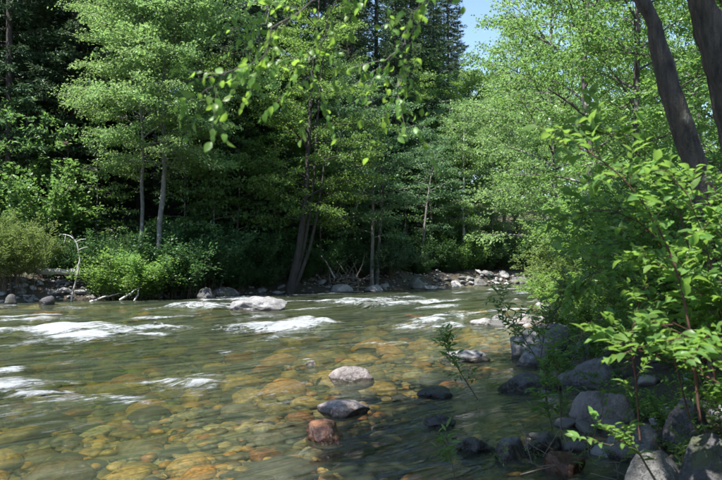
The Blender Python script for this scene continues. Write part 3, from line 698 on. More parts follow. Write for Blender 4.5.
# stones of the river bed: the 300 that show largest singly, the rest joined
rs = np.random.default_rng(77)
stone_meshes = []
for k in range(10):
    mb = MB(); v, f = rock_verts(300 + k, (1, 0.66 + 0.03 * k, 0.42), 2 if k > 20 else 3, 0.14, 6, 0.6); mb.add(v, f); stone_meshes.append(mb.mesh('bed_stone', 'bed_stone'))
cand = []
for _ in range(6000):
    d = 4.8 + 22 * rs.random() ** 1.5; x = rs.uniform(-0.56, 0.30) * d; y = d
    cand.append((x, y))
cand = np.array(cand); dn, df = bank(cand[:, 0], cand[:, 1]); ok = (np.minimum(-dn, -df) > 0.1); cand = cand[ok]; zz = height(cand[:, 0], cand[:, 1])
pl = []; big = []
for (x, y), z in zip(cand, zz):
    r = min(0.10 + 0.30 * rs.random() ** 2.6 + (0.16 if rs.random() < 0.10 else 0), 0.5) * (0.8 + y / 35)
    if pl:
        A = np.array(pl); 
        if (np.hypot(A[:, 0] - x, A[:, 1] - y) < (A[:, 2] + r) * 0.62).any(): continue
    pl.append((x, y, r, z))
pl.sort(key=lambda p: -p[2] / p[1])
for n, (x, y, r, z) in enumerate(pl[:300]):
    o = link('stone', stone_meshes[n % 10], river_bed); hgt = r * rs.uniform(0.75, 1.25)
    top = min(z + 0.30 * hgt + 0.02, -0.05 - 0.0) 
    o.location = (x, y, min(z + 0.02 + 0.08 * hgt, -0.045 - 0.46 * hgt)); o.scale = (r, r, hgt); o.rotation_euler = (rs.normal() * 0.14, rs.normal() * 0.14, FLOW + rs.normal() * 0.45)
mb = MB(); sv, sf = rock_verts(333, (1, 0.8, 0.5), 2, 0.15, 6, 0.6)
for (x, y, r, z) in pl[300:]:
    a = rs.random() * 6.28; c, s = math.cos(a), math.sin(a); v = sv * r; v = np.stack([v[:, 0]*c - v[:, 1]*s + x, v[:, 0]*s + v[:, 1]*c + y, v[:, 2] + min(z + 0.02, -0.05 - 0.5 * r)], 1); mb.add(v, sf, rs.random())
for _ in range(3400):                                       # gravel and cobbles between them
    d = 4.8 + 14 * rs.random() ** 1.4; x = rs.uniform(-0.56, 0.30) * d; z = None; r = rs.uniform(0.04, 0.11)
    a = rs.random() * 6.28; c, s = math.cos(a), math.sin(a); q = sv * r
    mb.add(np.stack([q[:, 0]*c - q[:, 1]*s + x, q[:, 0]*s + q[:, 1]*c + d, q[:, 2] - 100], 1), sf, rs.random())
vv = mb.v
for k in range(len(vv)):                                    # drop the gravel on the bed
    if vv[k][0, 2] < -50:
        cx_, cy_ = vv[k][:, 0].mean(), vv[k][:, 1].mean(); vv[k][:, 2] += 100 + min(hz(cx_, cy_) + 0.03, -0.03 - 0.05)
tag(mb.build('cobble_bed', 'bed_stone', river_bed), kind='stuff')

# cobbles and gravel of the two banks, parts of the ground
rb = np.random.default_rng(91)
bstone = []
for k in range(8):
    mb = MB(); v, f = rock_verts(400 + k, (1, 0.75 + 0.03 * k, 0.62), 3, 0.2, 8, 0.7); mb.add(v, f); bstone.append(mb.mesh('bank_stone', 'bank_stone'))
spots = []
def bank_strip(px0, px1, dmin, dmax, rmin, rmax, n, farside=True):
    for _ in range(n):
        px = rb.uniform(px0, px1)
        if farside:
            g = np.array([0, 0.]); ds = np.linspace(20, 70, 201); xs = (px - CX) / F * ds
            _, dfv = bank(xs, ds); i0 = int(np.argmax(dfv > 0)); dd = ds[i0] + rb.uniform(dmin, dmax)
        else: dd = rb.uniform(dmin, dmax)
        x = (px - CX) / F * dd; r = rmin + (rmax - rmin) * rb.random() ** 2.5
        spots.append((x, dd, r))
bank_strip(52, 140, 0.1, 2.4, 0.08, 0.30, 210); bank_strip(0, 60, 0.0, 1.6, 0.08, 0.28, 60); bank_strip(140, 300, 0.0, 1.5, 0.08, 0.30, 60)
bank_strip(300, 400, 0.1, 2.2, 0.08, 0.32, 70); bank_strip(430, 545, 0.0, 1.6, 0.10, 0.42, 130); bank_strip(140, 440, 0.0, 2.6, 0.05, 0.16, 420)
for _ in range(70):
    y = rb.uniform(5.5, 13); x = np.interp(y, NEAR[:, 1], NEAR[:, 0]) + rb.uniform(-0.3, 1.6); spots.append((x, y, 0.05 + 0.14 * rb.random() ** 2))
for _ in range(90):
    y = rb.uniform(17, 36); x = np.interp(y, NEAR[:, 1], NEAR[:, 0]) + rb.uniform(-1.6, 0.8); spots.append((x, y, 0.10 + 0.26 * rb.random() ** 2))
spots.sort(key=lambda p: -p[2] / p[1])
mb = MB(); sv2, sf2 = rock_verts(433, (1, 0.8, 0.6), 2, 0.2, 7, 0.7)
for n, (x, y, r) in enumerate(spots):
    z = hz(x, y) + 0.12 * r
    if n < 300:
        o = link('stone', bstone[n % 8], ground); o.location = (x, y, z); o.scale = (r, r, r * rb.uniform(0.7, 1.1)); o.rotation_euler = (rb.normal() * 0.3, rb.normal() * 0.3, rb.random() * 6.28)
    else:
        a = rb.random() * 6.28; c, s = math.cos(a), math.sin(a); q = sv2 * r
        mb.add(np.stack([q[:, 0]*c - q[:, 1]*s + x, q[:, 0]*s + q[:, 1]*c + y, q[:, 2] + z], 1), sf2, rb.random())
tag(mb.build('bank_gravel', 'bank_stone', ground), kind='stuff')

# ------------------------------------------------------------------ far forest
def base(px, depth): 
    x = (px - CX) / F * depth; return np.array([x, depth, hz(x, depth)])
rt = np.random.default_rng(5)

FIR = [conifer_meshes('fir', 11 + k, 24 + 2 * k, 3.6 + 0.3 * (k % 2), 'conifer', nb=6) for k in range(4)]
HEM = [conifer_meshes('hemlock', 31 + k, 20 + 3 * k, 3.9, 'conifer2', nb=6, droop=0.5) for k in range(2)]
ALD = [tree_meshes('alder', 51 + k, 'alder', 'bark', H=13.0, R=3.3, cb=0.26, nl=36, leaf=0.15, dens=58) for k in range(3)]
ALL = [tree_meshes('light_alder', 61 + k, 'alder_light', 'bark_pale', H=11.5, R=3.0, cb=0.22, nl=38, leaf=0.14, dens=66, r0=0.10) for k in range(3)]
FIN = [tree_meshes('fine_tree', 71 + k, 'birch', 'bark_pale', H=10.5, R=2.6, cb=0.22, nl=34, leaf=0.12, dens=70, r0=0.09, flat=0.25, puff=0.22, up=0.5) for k in range(2)]

# the two alders in full sun on the far bank
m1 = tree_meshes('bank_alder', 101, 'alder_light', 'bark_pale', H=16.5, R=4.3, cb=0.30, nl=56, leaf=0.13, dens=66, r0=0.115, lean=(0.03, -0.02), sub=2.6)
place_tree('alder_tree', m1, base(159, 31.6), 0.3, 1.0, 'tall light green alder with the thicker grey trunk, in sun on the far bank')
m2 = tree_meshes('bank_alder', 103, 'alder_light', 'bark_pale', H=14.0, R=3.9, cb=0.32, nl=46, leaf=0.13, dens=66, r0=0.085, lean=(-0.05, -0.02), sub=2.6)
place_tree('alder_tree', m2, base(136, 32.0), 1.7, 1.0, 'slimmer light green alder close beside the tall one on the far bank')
# feathery tree in the middle and the stand upstream
place_tree('alder_tree', FIN[0], base(372, 38.5), 0.4, 1.12, 'feathery green tree with layered sprays behind the root tangle')
place_tree('alder_tree', FIN[1], base(338, 41.0), 2.4, 1.15, 'feathery green tree crowding the dark leaning trunk')
w_ = ALL[0][0].copy(); w_.materials[0] = M['bark_white']
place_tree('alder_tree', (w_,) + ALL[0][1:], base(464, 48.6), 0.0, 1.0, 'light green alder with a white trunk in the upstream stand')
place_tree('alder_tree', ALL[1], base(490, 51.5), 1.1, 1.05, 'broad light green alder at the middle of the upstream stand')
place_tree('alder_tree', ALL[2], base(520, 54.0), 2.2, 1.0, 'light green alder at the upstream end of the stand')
place_tree('alder_tree', FIN[1], base(426, 46.5), 4.2, 0.95, 'slender leaning alder at the shaded end of the upstream stand')
place_tree('alder_tree', FIN[0], base(450, 50.5), 5.0, 1.12, 'thin dark trunked alder behind the white trunk')
place_tree('alder_tree', ALL[1], base(543, 60.0), 3.3, 1.0, 'light green alder closing the view where the river bends')
# leaning multi-stemmed trunk
lt = np.array([P(px, py, d) for px, py, d in ((288, 292, 34.6), (293, 276, 34.6), (299, 250, 34.7), (303, 220, 34.9), (307, 180, 35.1), (309, 130, 35.4), (312, 80, 35.8), (318, 20, 36.2), (322, -40, 36.5))])
b0 = lt[0].copy(); b0[2] = hz(b0[0], b0[1]); lt = lt - b0; lt[0, 2] = -0.4
tm, bm_, ld = deciduous(131, H=15, R=3.4, cb=0.34, nl=36, r0=0.20, leaf=0.13, dens=80, trunk_pts=lt, up=0.6)
for dx, top in ((0.45, 0.8), (0.85, 0.66)):
    q = lt.copy()[:int(9 * top) + 1]; kk = np.linspace(0, 1, len(q)); q[:, 0] += dx * kk ** 0.6; q[:, 1] += 0.25 * kk; tube(tm, q, 0.11 * (1 - 0.75 * kk), 8)
lm = MB(); diamonds(lm, *ld[:3], ld[3], ld[3] * 0.6, ld[4])
e = empty('alder_tree', b0); t_ = tm.build('trunk', 'bark_dark', e); bm_.build('branch_framework', 'bark_dark', t_); lm.build('crown', 'alder', e, False)
tag(e, 'dark leaning alder with several stems rising from one foot at the far waterline', 'tree')
# slender second trunks
def thin_trunk(px0, py0, px1, py1, d, r, mat, seed, label):
    k = np.linspace(0, 1, 9); a, b = P(px0, py0, d), P(px1, py1, d + 0.3)
    pts = a + (b - a) * k[:, None] + np.array([1, 0.3, 0]) * (np.sin(k * 3.1 + seed) * 0.12)[:, None]
    b0 = pts[0].copy(); b0[2] = hz(b0[0], b0[1]) ; q = pts - b0; q[0, 2] = -0.3
    tm, bm_, ld = deciduous(seed, H=8, R=1.9, cb=0.5, nl=16, r0=r, leaf=0.12, dens=34, trunk_pts=q)
    lm = MB(); diamonds(lm, *ld[:3], ld[3], ld[3] * 0.6, ld[4])
    e = empty('alder_tree', b0); t_ = tm.build('trunk', mat, e); bm_.build('branch_framework', mat, t_); lm.build('crown', 'birch', e, False); tag(e, label, 'tree')
thin_trunk(419, 280, 436, 150, 44, 0.09, 'bark_pale', 141, 'thin pale sapling leaning right above the blue green shrub')
thin_trunk(435, 282, 427, 140, 46, 0.10, 'bark', 143, 'thin brown sapling between two pale saplings')
thin_trunk(375, 270, 384, 140, 39, 0.10, 'bark', 145, 'thin grey sapling behind the root tangle')
thin_trunk(500, 272, 512, 120, 52, 0.10, 'bark_pale', 147, 'thin sapling in the thicket at the upstream stand')

# conifers and hardwoods on the slope behind
def where(px):
    for lim, w in ((75, 'behind the young maples and willow bushes'), (195, 'behind the two sunlit alders'), (285, 'between the sunlit alders and leaning trunk'), (400, 'behind the feathery trees and root tangle'), (900, 'behind the upstream alder stand')):
        if px < lim: return w
G1 = 'dark conifers on the slope: '
con = [(10, 34.5), (100, 37), (140, 38), (64, 36), (-30, 37), (285, 48), (170, 46), (40, 47), (130, 50), (195, 58), (90, 48), (345, 56), (225, 64), (10, 72), (110, 74), (-8, 37), (22, 40), (52, 43), (84, 39.5), (108, 45), (198, 38), (224, 40.5), (246, 38), (270, 43), (205, 47), (150, 43), (180, 52), (330, 46), (355, 50), (398, 47), (410, 54), (380, 60), (300, 52),
       (20, 52), (70, 56), (120, 58), (240, 55), (275, 62), (330, 64), (-40, 44), (-70, 40), (0, 62), (160, 66), (210, 70), (430, 66), (440, 74), (415, 88), (390, 90), (340, 92), (60, 70), (260, 76), (310, 80), (360, 78)]
for i, (px, d) in enumerate(con):
    px += rt.normal() * 4; b = base(px, d); sc = rt.uniform(0.8, 1.15)
    place_tree('fir_tree', FIR[i % 4], b, rt.random() * 6.28, sc, ('dark conifer at the front of the wood ' if d < 46 else 'dark conifer high on the slope ') + where(px), G1 + ('front, ' if d < 46 else 'upper slope, ') + where(px))
for i, (px, d, sc) in enumerate([(444, 84, 1.0), (424, 78, 1.05), (458, 96, 0.9), (404, 72, 1.0), (466, 110, .80), (434, 100, 1.0)]):
    place_tree('fir_tree', FIR[i % 4], base(px, d), i * 1.3, sc, 'tall conifer on the skyline beside the patch of blue sky', 'skyline conifers')
for i, (px, d, sc) in enumerate([(38, 35.5, .62), (232, 36.0, 0.55), (262, 39.0, 0.7), (352, 44, 0.8), (8, 38, 0.9), (214, 43, 0.9), (395, 50, .8)]):
    place_tree('hemlock_tree', HEM[i % 2], base(px, d), i * 2.1, sc, 'smaller drooping hemlock at the edge of the dark wood', 'hemlocks at the wood edge')
G2 = 'hardwoods among the conifers'
for i, (px, d, k, sc) in enumerate([(222, 36.5, 2, .85), (250, 41, 0, .9), (285, 38, 1, .72), (400, 52, 2, 1.0), (318, 45, 0, 1.0), (415, 58, 1, 1.1),
                                    (470, 60, 0, 1.05), (505, 64, 1, 1.05), (540, 70, 2, 1.1), (575, 74, 0, 1.1), (610, 70, 1, 1.1), (480, 76, 2, 1.05), (650, 68, 2, 1.1), (516, 62, 1, 1.5), (445, 58, 1, .9), (500, 84, 0, 1.2), (530, 90, 1, 1.2), (560, 86, 2, 1.2), (600, 92, 0, 1.2), (640, 84, 1, 1.2), (690, 80, 2, 1.2)]):
    place_tree('hardwood_tree', ALD[k], base(px, d), i * 1.9, sc, 'mid green broadleaf tree standing in the wood ' + where(px), G2 + ' ' + where(px))

UND = [tree_meshes('understory', 81 + k, 'maple', 'bark', H=6.0, R=2.1, cb=0.25, nl=16, leaf=0.17, dens=26, r0=0.05, flat=0.25, up=0.4) for k in range(2)]
for i, (px, d, sc) in enumerate([(212, 34.2, 1.0), (236, 35.2, 1.15), (258, 36.2, 0.95), (276, 36.4, 1.25), (96, 33.6, 0.9), (70, 34.2, 1.2), (24, 34.0, 1.3), (182, 33.8, 0.9), (322, 38.6, 1.0), (346, 40.4, 1.1), (404, 45.6, 1.1), (440, 48.5, 1.0)]):
    place_tree('understory_tree', UND[i % 2], base(px, d), i * 1.1, sc, 'sparse young understory tree with flat leaf tiers ' + where(px), 'understory trees ' + where(px))

# shrubs of the far bank
SHB = [shrub_meshes('bush', 201 + k, 'shrub_dark', H=2.6, R=1.8, stems=40, leaf=0.13, dens=60, twigs=9, puff=0.10, r0=0.014, base_r=1.1, s0=0.08) for k in range(3)]
SHG = [shrub_meshes('green_bush', 211 + k, 'alder', H=2.4, R=1.7, stems=40, leaf=0.13, dens=60, twigs=9, puff=0.10, r0=0.014, base_r=1.1, s0=0.08) for k in range(2)]
WIL = [shrub_meshes('willow', 221 + k, 'willow', H=2.4, R=1.5, stems=46, leaf=0.14, dens=70, twigs=8, puff=0.06, wratio=0.22, r0=0.010, base_r=0.7) for k in range(2)]
BLU = [shrub_meshes('blue_bush', 231, 'shrub_blue', H=2.0, R=2.0, stems=34, leaf=0.10, dens=90, twigs=8, puff=0.09, arch=0.9, r0=0.016)]
MAP = [shrub_meshes('maple', 241, 'maple', H=5.4, R=1.9, stems=15, leaf=0.17, dens=34, twigs=10, puff=0.10, wratio=0.9, arch=0.7, r0=0.03)]
place_shrub('willow_bush', WIL[0], base(16, 28.6), 0, (1.15, 1.1, 1.2), 'bright yellow green willow bush on the far bank below the maple', cat='bush')
place_shrub('willow_bush', WIL[1], base(-14, 28.2), 1, 1.1, 'yellow green willow bush half out of view beside another', cat='bush')
place_shrub('vine_maple', MAP[0], base(46, 31.6), 0.6, 1.0, 'bright leafed young maple holding flat tiers of leaves', cat='small tree')
place_shrub('vine_maple', MAP[0], base(8, 33.0), 2.6, 1.05, 'shaded young maple behind the willow bush', cat='small tree')
place_shrub('bank_bush', SHG[0], base(126, 30.0), 0, (1.1, 1.0, 0.80), 'sunlit green bush at the foot of the slimmer alder', cat='bush')
place_shrub('bank_bush', SHG[1], base(150, 30.6), 1, (1.0, 1.0, 0.85), 'green bush between the two alder feet', cat='bush')
place_shrub('bank_bush', SHB[0], base(176, 31.2), 2, (1.25, 1.1, 1.05), 'dark green bush overhanging the far waterline', cat='bush')
place_shrub('bank_bush', SHB[1], base(200, 32.2), 3, (1.1, 1.0, 1.1), 'taller dark bush beside the overhanging one', cat='bush')
place_shrub('bank_bush', BLU[0], base(392, 40.2), 0.3, (1.15, 0.9, 1.05), 'blue green drooping shrub reaching over the far waterline', cat='bush')
place_shrub('bank_bush', BLU[0], base(368, 39.2), 1.9, 0.75, 'small blue green shrub in front of the root tangle', cat='bush')
place_shrub('bank_bush', SHG[0], base(456, 47.2), 0.9, 1.0, 'light bush at the foot of the white trunked alder', cat='bush')
place_shrub('bank_bush', SHG[1], base(520, 52.0), 2.9, 1.3, 'bright bush at the foot of the upstream stand', cat='bush')
place_shrub('bank_bush', WIL[0], base(540, 52.5), 2.2, 1.2, 'pale willow bush where the river bends out of sight', cat='bush')
GU = 'undergrowth along the foot of the dark wood'
for i, (px, d, sc) in enumerate([(418, 43.2, .5), (446, 45.6, .5), (466, 47.6, .55), (484, 48.8, .6), (502, 50.2, .6), (300, 36.2, .45), (385, 40.6, .5), (235, 33.4, .55), (262, 34.6, .5), (512, 51.5, .7), (70, 31, .7), (92, 31.8, .8), (108, 32.5, .75), (228, 34.3, .9), (250, 35.2, .95), (270, 35.6, .8), (322, 37.5, .8), (350, 39.5, .8), (408, 44.5, .9), (426, 45.2, .8), (438, 46, .9), (475, 49, .9), (496, 50.3, 1),
                                 (60, 34, .9), (100, 35, 1.1), (150, 35, 1), (185, 35, 1.1), (240, 38, 1.1), (290, 40, 1), (330, 41, 1), (360, 44, 1.1), (400, 47, 1.1), (20, 36, 1.1), (-20, 33, 1.1), (210, 38, 1), (440, 50, 1.1), (470, 53, 1), (560, 58, 1.3), (590, 60, 1.4)]):
    place_shrub('undergrowth_bush', SHB[i % 3], base(px, d), i * 1.7, sc, 'low green bush in the undergrowth ' + where(px), GU + ' ' + where(px), 'bush')

# bleached snag, fallen log, drift sticks and root tangle
def stick(name, pts, r, mat, label=None, cat=None, parent=None, sides=7, group=None, taper=0.35):
    pts = np.asarray(pts, float); k = np.linspace(0, 1, 12); q = interp_path(pts, k); q[1:-1] += np.random.default_rng(int(abs(pts.sum()) * 100) % 9999).normal(size=(10, 3)) * r * 0.25
    b0 = np.zeros(3) if parent else q[0].copy(); mb = MB(); tube(mb, q - b0, r * (1 - (1 - taper) * k), sides); o = mb.build(name, mat, parent); 
    if not parent: o.location = tuple(b0)
    if label: tag(o, label, cat, group)
    return o
sp_ = np.array([P(px, py, 28.7) for px, py in ((71, 301), (74, 288), (78, 272), (80, 258), (78, 247), (74, 239), (69, 235), (63, 234), (59, 236))])
e = empty('bleached_snag', sp_[0]); tag(e, 'bare bleached branch arching up from the far bank', 'dead branch')
stick('main_branch', sp_ - sp_[0], 0.042, 'drift', parent=e, taper=0.3)
for a, b in (((79, 262), (75, 276)), ((79, 250), (88, 247)), ((76, 242), (86, 239)), ((66, 235), (64, 243)), ((74, 239), (70, 233))):
    stick('twig', np.array([P(*a, 28.7), P((a[0] + b[0]) / 2, (a[1] + b[1]) / 2 - 1, 28.6), P(*b, 28.5)]) - sp_[0], 0.022, 'drift', parent=e, sides=5)
stick('fallen_log', [P(12, 269, 29.6), P(45, 271, 29.8), P(88, 273, 30.1)], 0.15, 'drift', 'grey fallen log lying level behind the bleached snag', 'log', taper=0.8)
stick('drift_stick', [P(120, 300, 28.9), P(130, 294, 28.9), P(140, 287, 29.0)], 0.055, 'drift', 'pale driftwood stick slanting up from the far waterline', 'driftwood')
stick('drift_stick', [P(134, 301, 28.9), P(138, 295, 28.9), P(139, 288, 29.0)], 0.04, 'drift', 'short pale stick propped under the slanting one', 'driftwood')
stick('drift_stick', [P(90, 302, 28.7), P(104, 297, 28.9), P(122, 293, 29.2)], 0.05, 'drift', 'pale driftwood stick lying along the gravel', 'driftwood')
for i in range(9):
    px = 190 + rt.random() * 60; d0 = 32.4 + (px - 190) * 0.05
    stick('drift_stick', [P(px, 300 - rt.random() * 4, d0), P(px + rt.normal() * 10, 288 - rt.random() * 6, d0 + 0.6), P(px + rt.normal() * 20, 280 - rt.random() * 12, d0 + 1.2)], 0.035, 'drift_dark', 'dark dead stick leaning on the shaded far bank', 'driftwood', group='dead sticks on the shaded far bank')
e = empty('root_tangle', base(330, 36.9)); tag(e, 'tangle of dead roots and branches on the pale far bank beside the leaning alder', 'root tangle')
ep = np.array(e.location[:])
for i in range(46):
    a = P(300 + rt.random() * 62, 288 - rt.random() * 12, 36.6 + rt.random() * 1.2); ang = rt.normal() * 0.7 + (0.5 if i % 2 else 2.3); ln = rt.uniform(0.6, 2.0)
    b = a + np.array([math.cos(ang) * ln, rt.normal() * 0.4, abs(math.sin(ang)) * ln * 0.8]); c = (a + b) / 2 + rt.normal(size=3) * 0.18
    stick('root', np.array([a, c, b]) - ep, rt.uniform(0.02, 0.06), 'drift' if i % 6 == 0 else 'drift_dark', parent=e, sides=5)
stick('dead_branch', [P(352, 228, 39.5), P(357, 205, 39.4), P(366, 186, 39.4), P(369, 178, 39.4)], 0.05, 'drift', 'pale dead limb hanging in the feathery tree', 'dead branch')

# ------------------------------------------------------------------ near bank: trees on the right
LP5 = [leaf_proto(0.62, 0.16 + 0.06 * k, 0.12 + 0.05 * k, 1.0, k) for k in range(4)]
LPN = [leaf_proto(0.50, 0.10 + 0.09 * k, 0.14 + 0.06 * k, 1.0, 10 + k) for k in range(5)]
LPW = [leaf_proto(0.27, 0.15 + 0.1 * k, 0.1, 0.0, 20 + k) for k in range(3)]
MIDR = [tree_meshes('right_alder', 301 + k, 'alder', 'bark', H=13.5, R=3.3, cb=0.16, nl=40, leaf=0.105, dens=62, r0=0.12, sub=2.6, puff=0.22) for k in range(3)]
MIDL = [tree_meshes('right_alder_light', 311 + k, 'alder_light', 'bark', H=10.5, R=2.9, cb=0.12, nl=38, leaf=0.10, dens=62, r0=0.10, sub=2.6, puff=0.22) for k in range(2)]
RB = [(590, 24, 0, 1.08, 'MIDR', 'leafy alder leaning over the near bank beyond the boulders'), (640, 19, 1, 1.0, 'MIDR', 'leafy alder standing behind the big bare trunks'),
      (552, 33, 0, 1.5, 'MIDL', 'light green alder on the near bank upstream of the pale willow'), (625, 28, 1, 1.05, 'MIDL', 'light green alder among the darker near bank alders'),
      (690, 24, 2, 1.0, 'MIDR', 'alder at the back of the near bank thicket'), (745, 17, 0, 1.0, 'MIDR', 'alder mostly out of view beside the big trunks'),
      (600, 42, 1, 1.15, 'MIDR', 'far alder on the near bank seen through gaps in the leaves'), (670, 38, 2, 1.15, 'MIDR', 'alder deep in the near bank thicket'), (720, 32, 0, 1.1, 'MIDL', 'light alder deep in the near bank thicket'),
      (650, 52, 0, 1.2, 'MIDR', 'tall alder at the far end of the near bank'), (780, 28, 1, 1.1, 'MIDR', 'alder at the outer edge of the near bank thicket')]
for i, (px, d, k, sc, fam, lb) in enumerate(RB):
    place_tree('alder_tree', (MIDR if fam == 'MIDR' else MIDL)[k % (3 if fam == 'MIDR' else 2)], base(px, d), i * 2.3, sc, lb)

def big_trunk(path, r0, seed, label, limbs, crown):
    pts = np.array([P(*q) for q in path]); b0 = pts[0].copy(); b0[2] = hz(b0[0], b0[1]); q = pts - b0; q[0, 2] = -0.3
    qq = interp_path(q, np.linspace(0, 1, 44)); qq[1:-1] += np.random.default_rng(seed).normal(size=(42, 3)) * 0.008
    tm, bm_, ld = deciduous(seed, trunk_pts=qq, r0=r0, far=False, **crown)
    lm = MB(); diamonds(lm, ld[0], ld[1], ld[2], ld[3], ld[3] * 0.62, ld[4])
    e = empty('alder_tree', b0); t_ = tm.build('trunk', 'bark_near', e); tag(bm_.build('branch_framework', 'bark_near', t_), kind='stuff'); lm.build('crown', 'alder', e, False)
    tag(e, label, 'tree'); return e
big_trunk([(726, 300, 7.0), (712, 225, 7.0), (699, 180, 7.0), (683, 130, 7.0), (668, 80, 7.0), (655, 30, 7.0), (641, -10, 7.0), (622, -90, 7.1), (610, -180, 7.2), (605, -330, 7.3), (610, -520, 7.4), (620, -760, 7.4)],
          0.115, 401, 'bare leaning dark trunk with peeling bark, foremost on the near bank', 0, dict(H=10, R=4.3, cb=0.80, nl=36, leaf=0.13, dens=85, side=(-1, 0.12, 1.0)))
big_trunk([(770, 300, 7.6), (748, 200, 7.6), (733, 120, 7.6), (716, 50, 7.6), (702, -10, 7.6), (680, -110, 7.6), (668, -300, 7.6), (670, -600, 7.7), (675, -850, 7.7)],
          0.15, 403, 'thick pale scarred trunk at the outer edge of the near bank', 0, dict(H=10, R=3.4, cb=0.80, nl=18, leaf=0.10, dens=22, side=(-1, 0.2, 0.4)))
big_trunk([(745, 280, 9.0), (728, 150, 9.0), (712, 70, 9.0), (700, 30, 9.0), (690, -10, 9.0), (672, -120, 9.0), (665, -400, 9.0), (668, -700, 9.0)],
          0.09, 405, 'slim dark trunk between the two big ones', 0, dict(H=10, R=2.8, cb=0.80, nl=16, leaf=0.10, dens=20))

# ------------------------------------------------------------------ single leaves for the nearest plants
def split_leaves(root, loc, data, protos, mat, name='leaf', limit=300, wmin=0):
    """the leaves that show largest become objects of their own, the rest one foliage part"""
    LP_, D, Nn, Ln, rv = data; n = len(LP_)
    wp = LP_ + np.asarray(loc)
    dep = np.maximum(wp[:, 1], 0.05); px = CX + F * wp[:, 0] / dep; py = HZ - F * (wp[:, 2] - CAM_Z) / dep
    size = np.where((px > 0) & (px < 722) & (py > 0) & (py < 480), Ln / dep, 0); order = np.argsort(-size); sel = order[:limit]; sel = sel[size[sel] * F > 7]
    meshes = []
    for k, (pv, pf) in enumerate(protos):
        for t in range(3):
            mb = MB(); mb.add(pv, pf, 0.25 + 0.25 * t); meshes.append(mb.mesh('leaf', mat))
    Dn, Sd, Nq = frames(D, Nn)
    from mathutils import Matrix
    for c, i in enumerate(sel):
        o = link(name, meshes[c % len(meshes)], root); l = Ln[i]
        o.matrix_local = Matrix(((Dn[i,0]*l, Sd[i,0]*l, Nq[i,0]*l, LP_[i,0]), (Dn[i,1]*l, Sd[i,1]*l, Nq[i,1]*l, LP_[i,1]), (Dn[i,2]*l, Sd[i,2]*l, Nq[i,2]*l, LP_[i,2]), (0, 0, 0, 1)))
    rest = np.setdiff1d(np.arange(n), sel)
    if len(rest):
        lm = MB(); real_leaves(lm, LP_[rest], D[rest], Nn[rest], Ln[rest], rv[rest], protos)
        tag(lm.build('foliage', mat, root), kind='stuff')

def near_shrub(name, seed, loc, label, mat, stem, protos, limit, **kw):
    sm, data = shrub_data(seed, **kw); loc = np.array([loc[0], loc[1], hz(loc[0], loc[1])])
    e = empty(name, loc); sm.build('stem_cluster', stem, e); split_leaves(e, loc, data, protos, mat, limit=limit); tag(e, label, 'shrub'); return e
near_shrub('dogwood_shrub', 501, (2.75, 3.9), 'leafy dogwood with red stems leaning from the bank over the dappled boulder', 'dogwood', 'stem_red', LPN, 300, H=1.75, R=1.3, stems=44, leaf=0.085, dens=66, twigs=12, puff=0.015, r0=0.009, arch=0.7)
near_shrub('dogwood_shrub', 503, (3.5, 5.0), 'taller leafy dogwood in front of the bare leaning trunk', 'dogwood', 'stem_red', LPN, 300, H=2.0, R=1.7, stems=46, leaf=0.085, dens=62, twigs=13, puff=0.015, r0=0.010, arch=0.6)
near_shrub('dogwood_shrub', 505, (4.0, 8.2), 'dogwood thicket between the boulder heap and the bare trunks', 'dogwood', 'stem_red', LPN, 200, H=2.6, R=1.9, stems=46, leaf=0.09, dens=52, twigs=12, puff=0.02, r0=0.010, arch=0.6)
near_shrub('dogwood_shrub', 507, (4.9, 11.5), 'dogwood growing behind the boulder heap', 'maple', 'stem_red', LPN, 150, H=2.7, R=2.0, stems=50, leaf=0.09, dens=50, twigs=12, puff=0.03, r0=0.010, arch=0.6)
near_shrub('dogwood_shrub', 509, (5.6, 15.0), 'broad green shrub on the near bank beyond the boulder heap', 'alder', 'stem', LPN, 80, H=3.0, R=2.2, stems=56, leaf=0.10, dens=46, twigs=12, puff=0.05, r0=0.011, arch=0.6)
near_shrub('dogwood_shrub', 511, (7.2, 20.0), 'tall green shrub on the near bank upstream', 'maple', 'stem', LPN, 0, H=3.6, R=2.5, stems=56, leaf=0.12, dens=46, twigs=12, puff=0.06, r0=0.012, arch=0.6)
near_shrub('dogwood_shrub', 513, (6.2, 9.4), 'tall leafy shrub in the shade of the slim trunk', 'dogwood', 'stem', LPN, 100, H=3.8, R=2.1, stems=46, leaf=0.09, dens=46, twigs=12, puff=0.04, r0=0.012, arch=0.5)
near_shrub('willow_shrub', 521, (8.0, 29.0), 'pale feathery willow growing from the gravel bar', 'willow', 'stem', LPW, 0, H=2.3, R=2.1, stems=60, leaf=0.14, dens=60, twigs=8, puff=0.04, r0=0.010, arch=0.5)
near_shrub('willow_shrub', 523, (6.2, 22.5), 'small pale willow at the tip of the gravel bar', 'willow', 'stem', LPW, 0, H=1.3, R=1.1, stems=30, leaf=0.12, dens=60, twigs=7, puff=0.03, r0=0.008, arch=0.5)

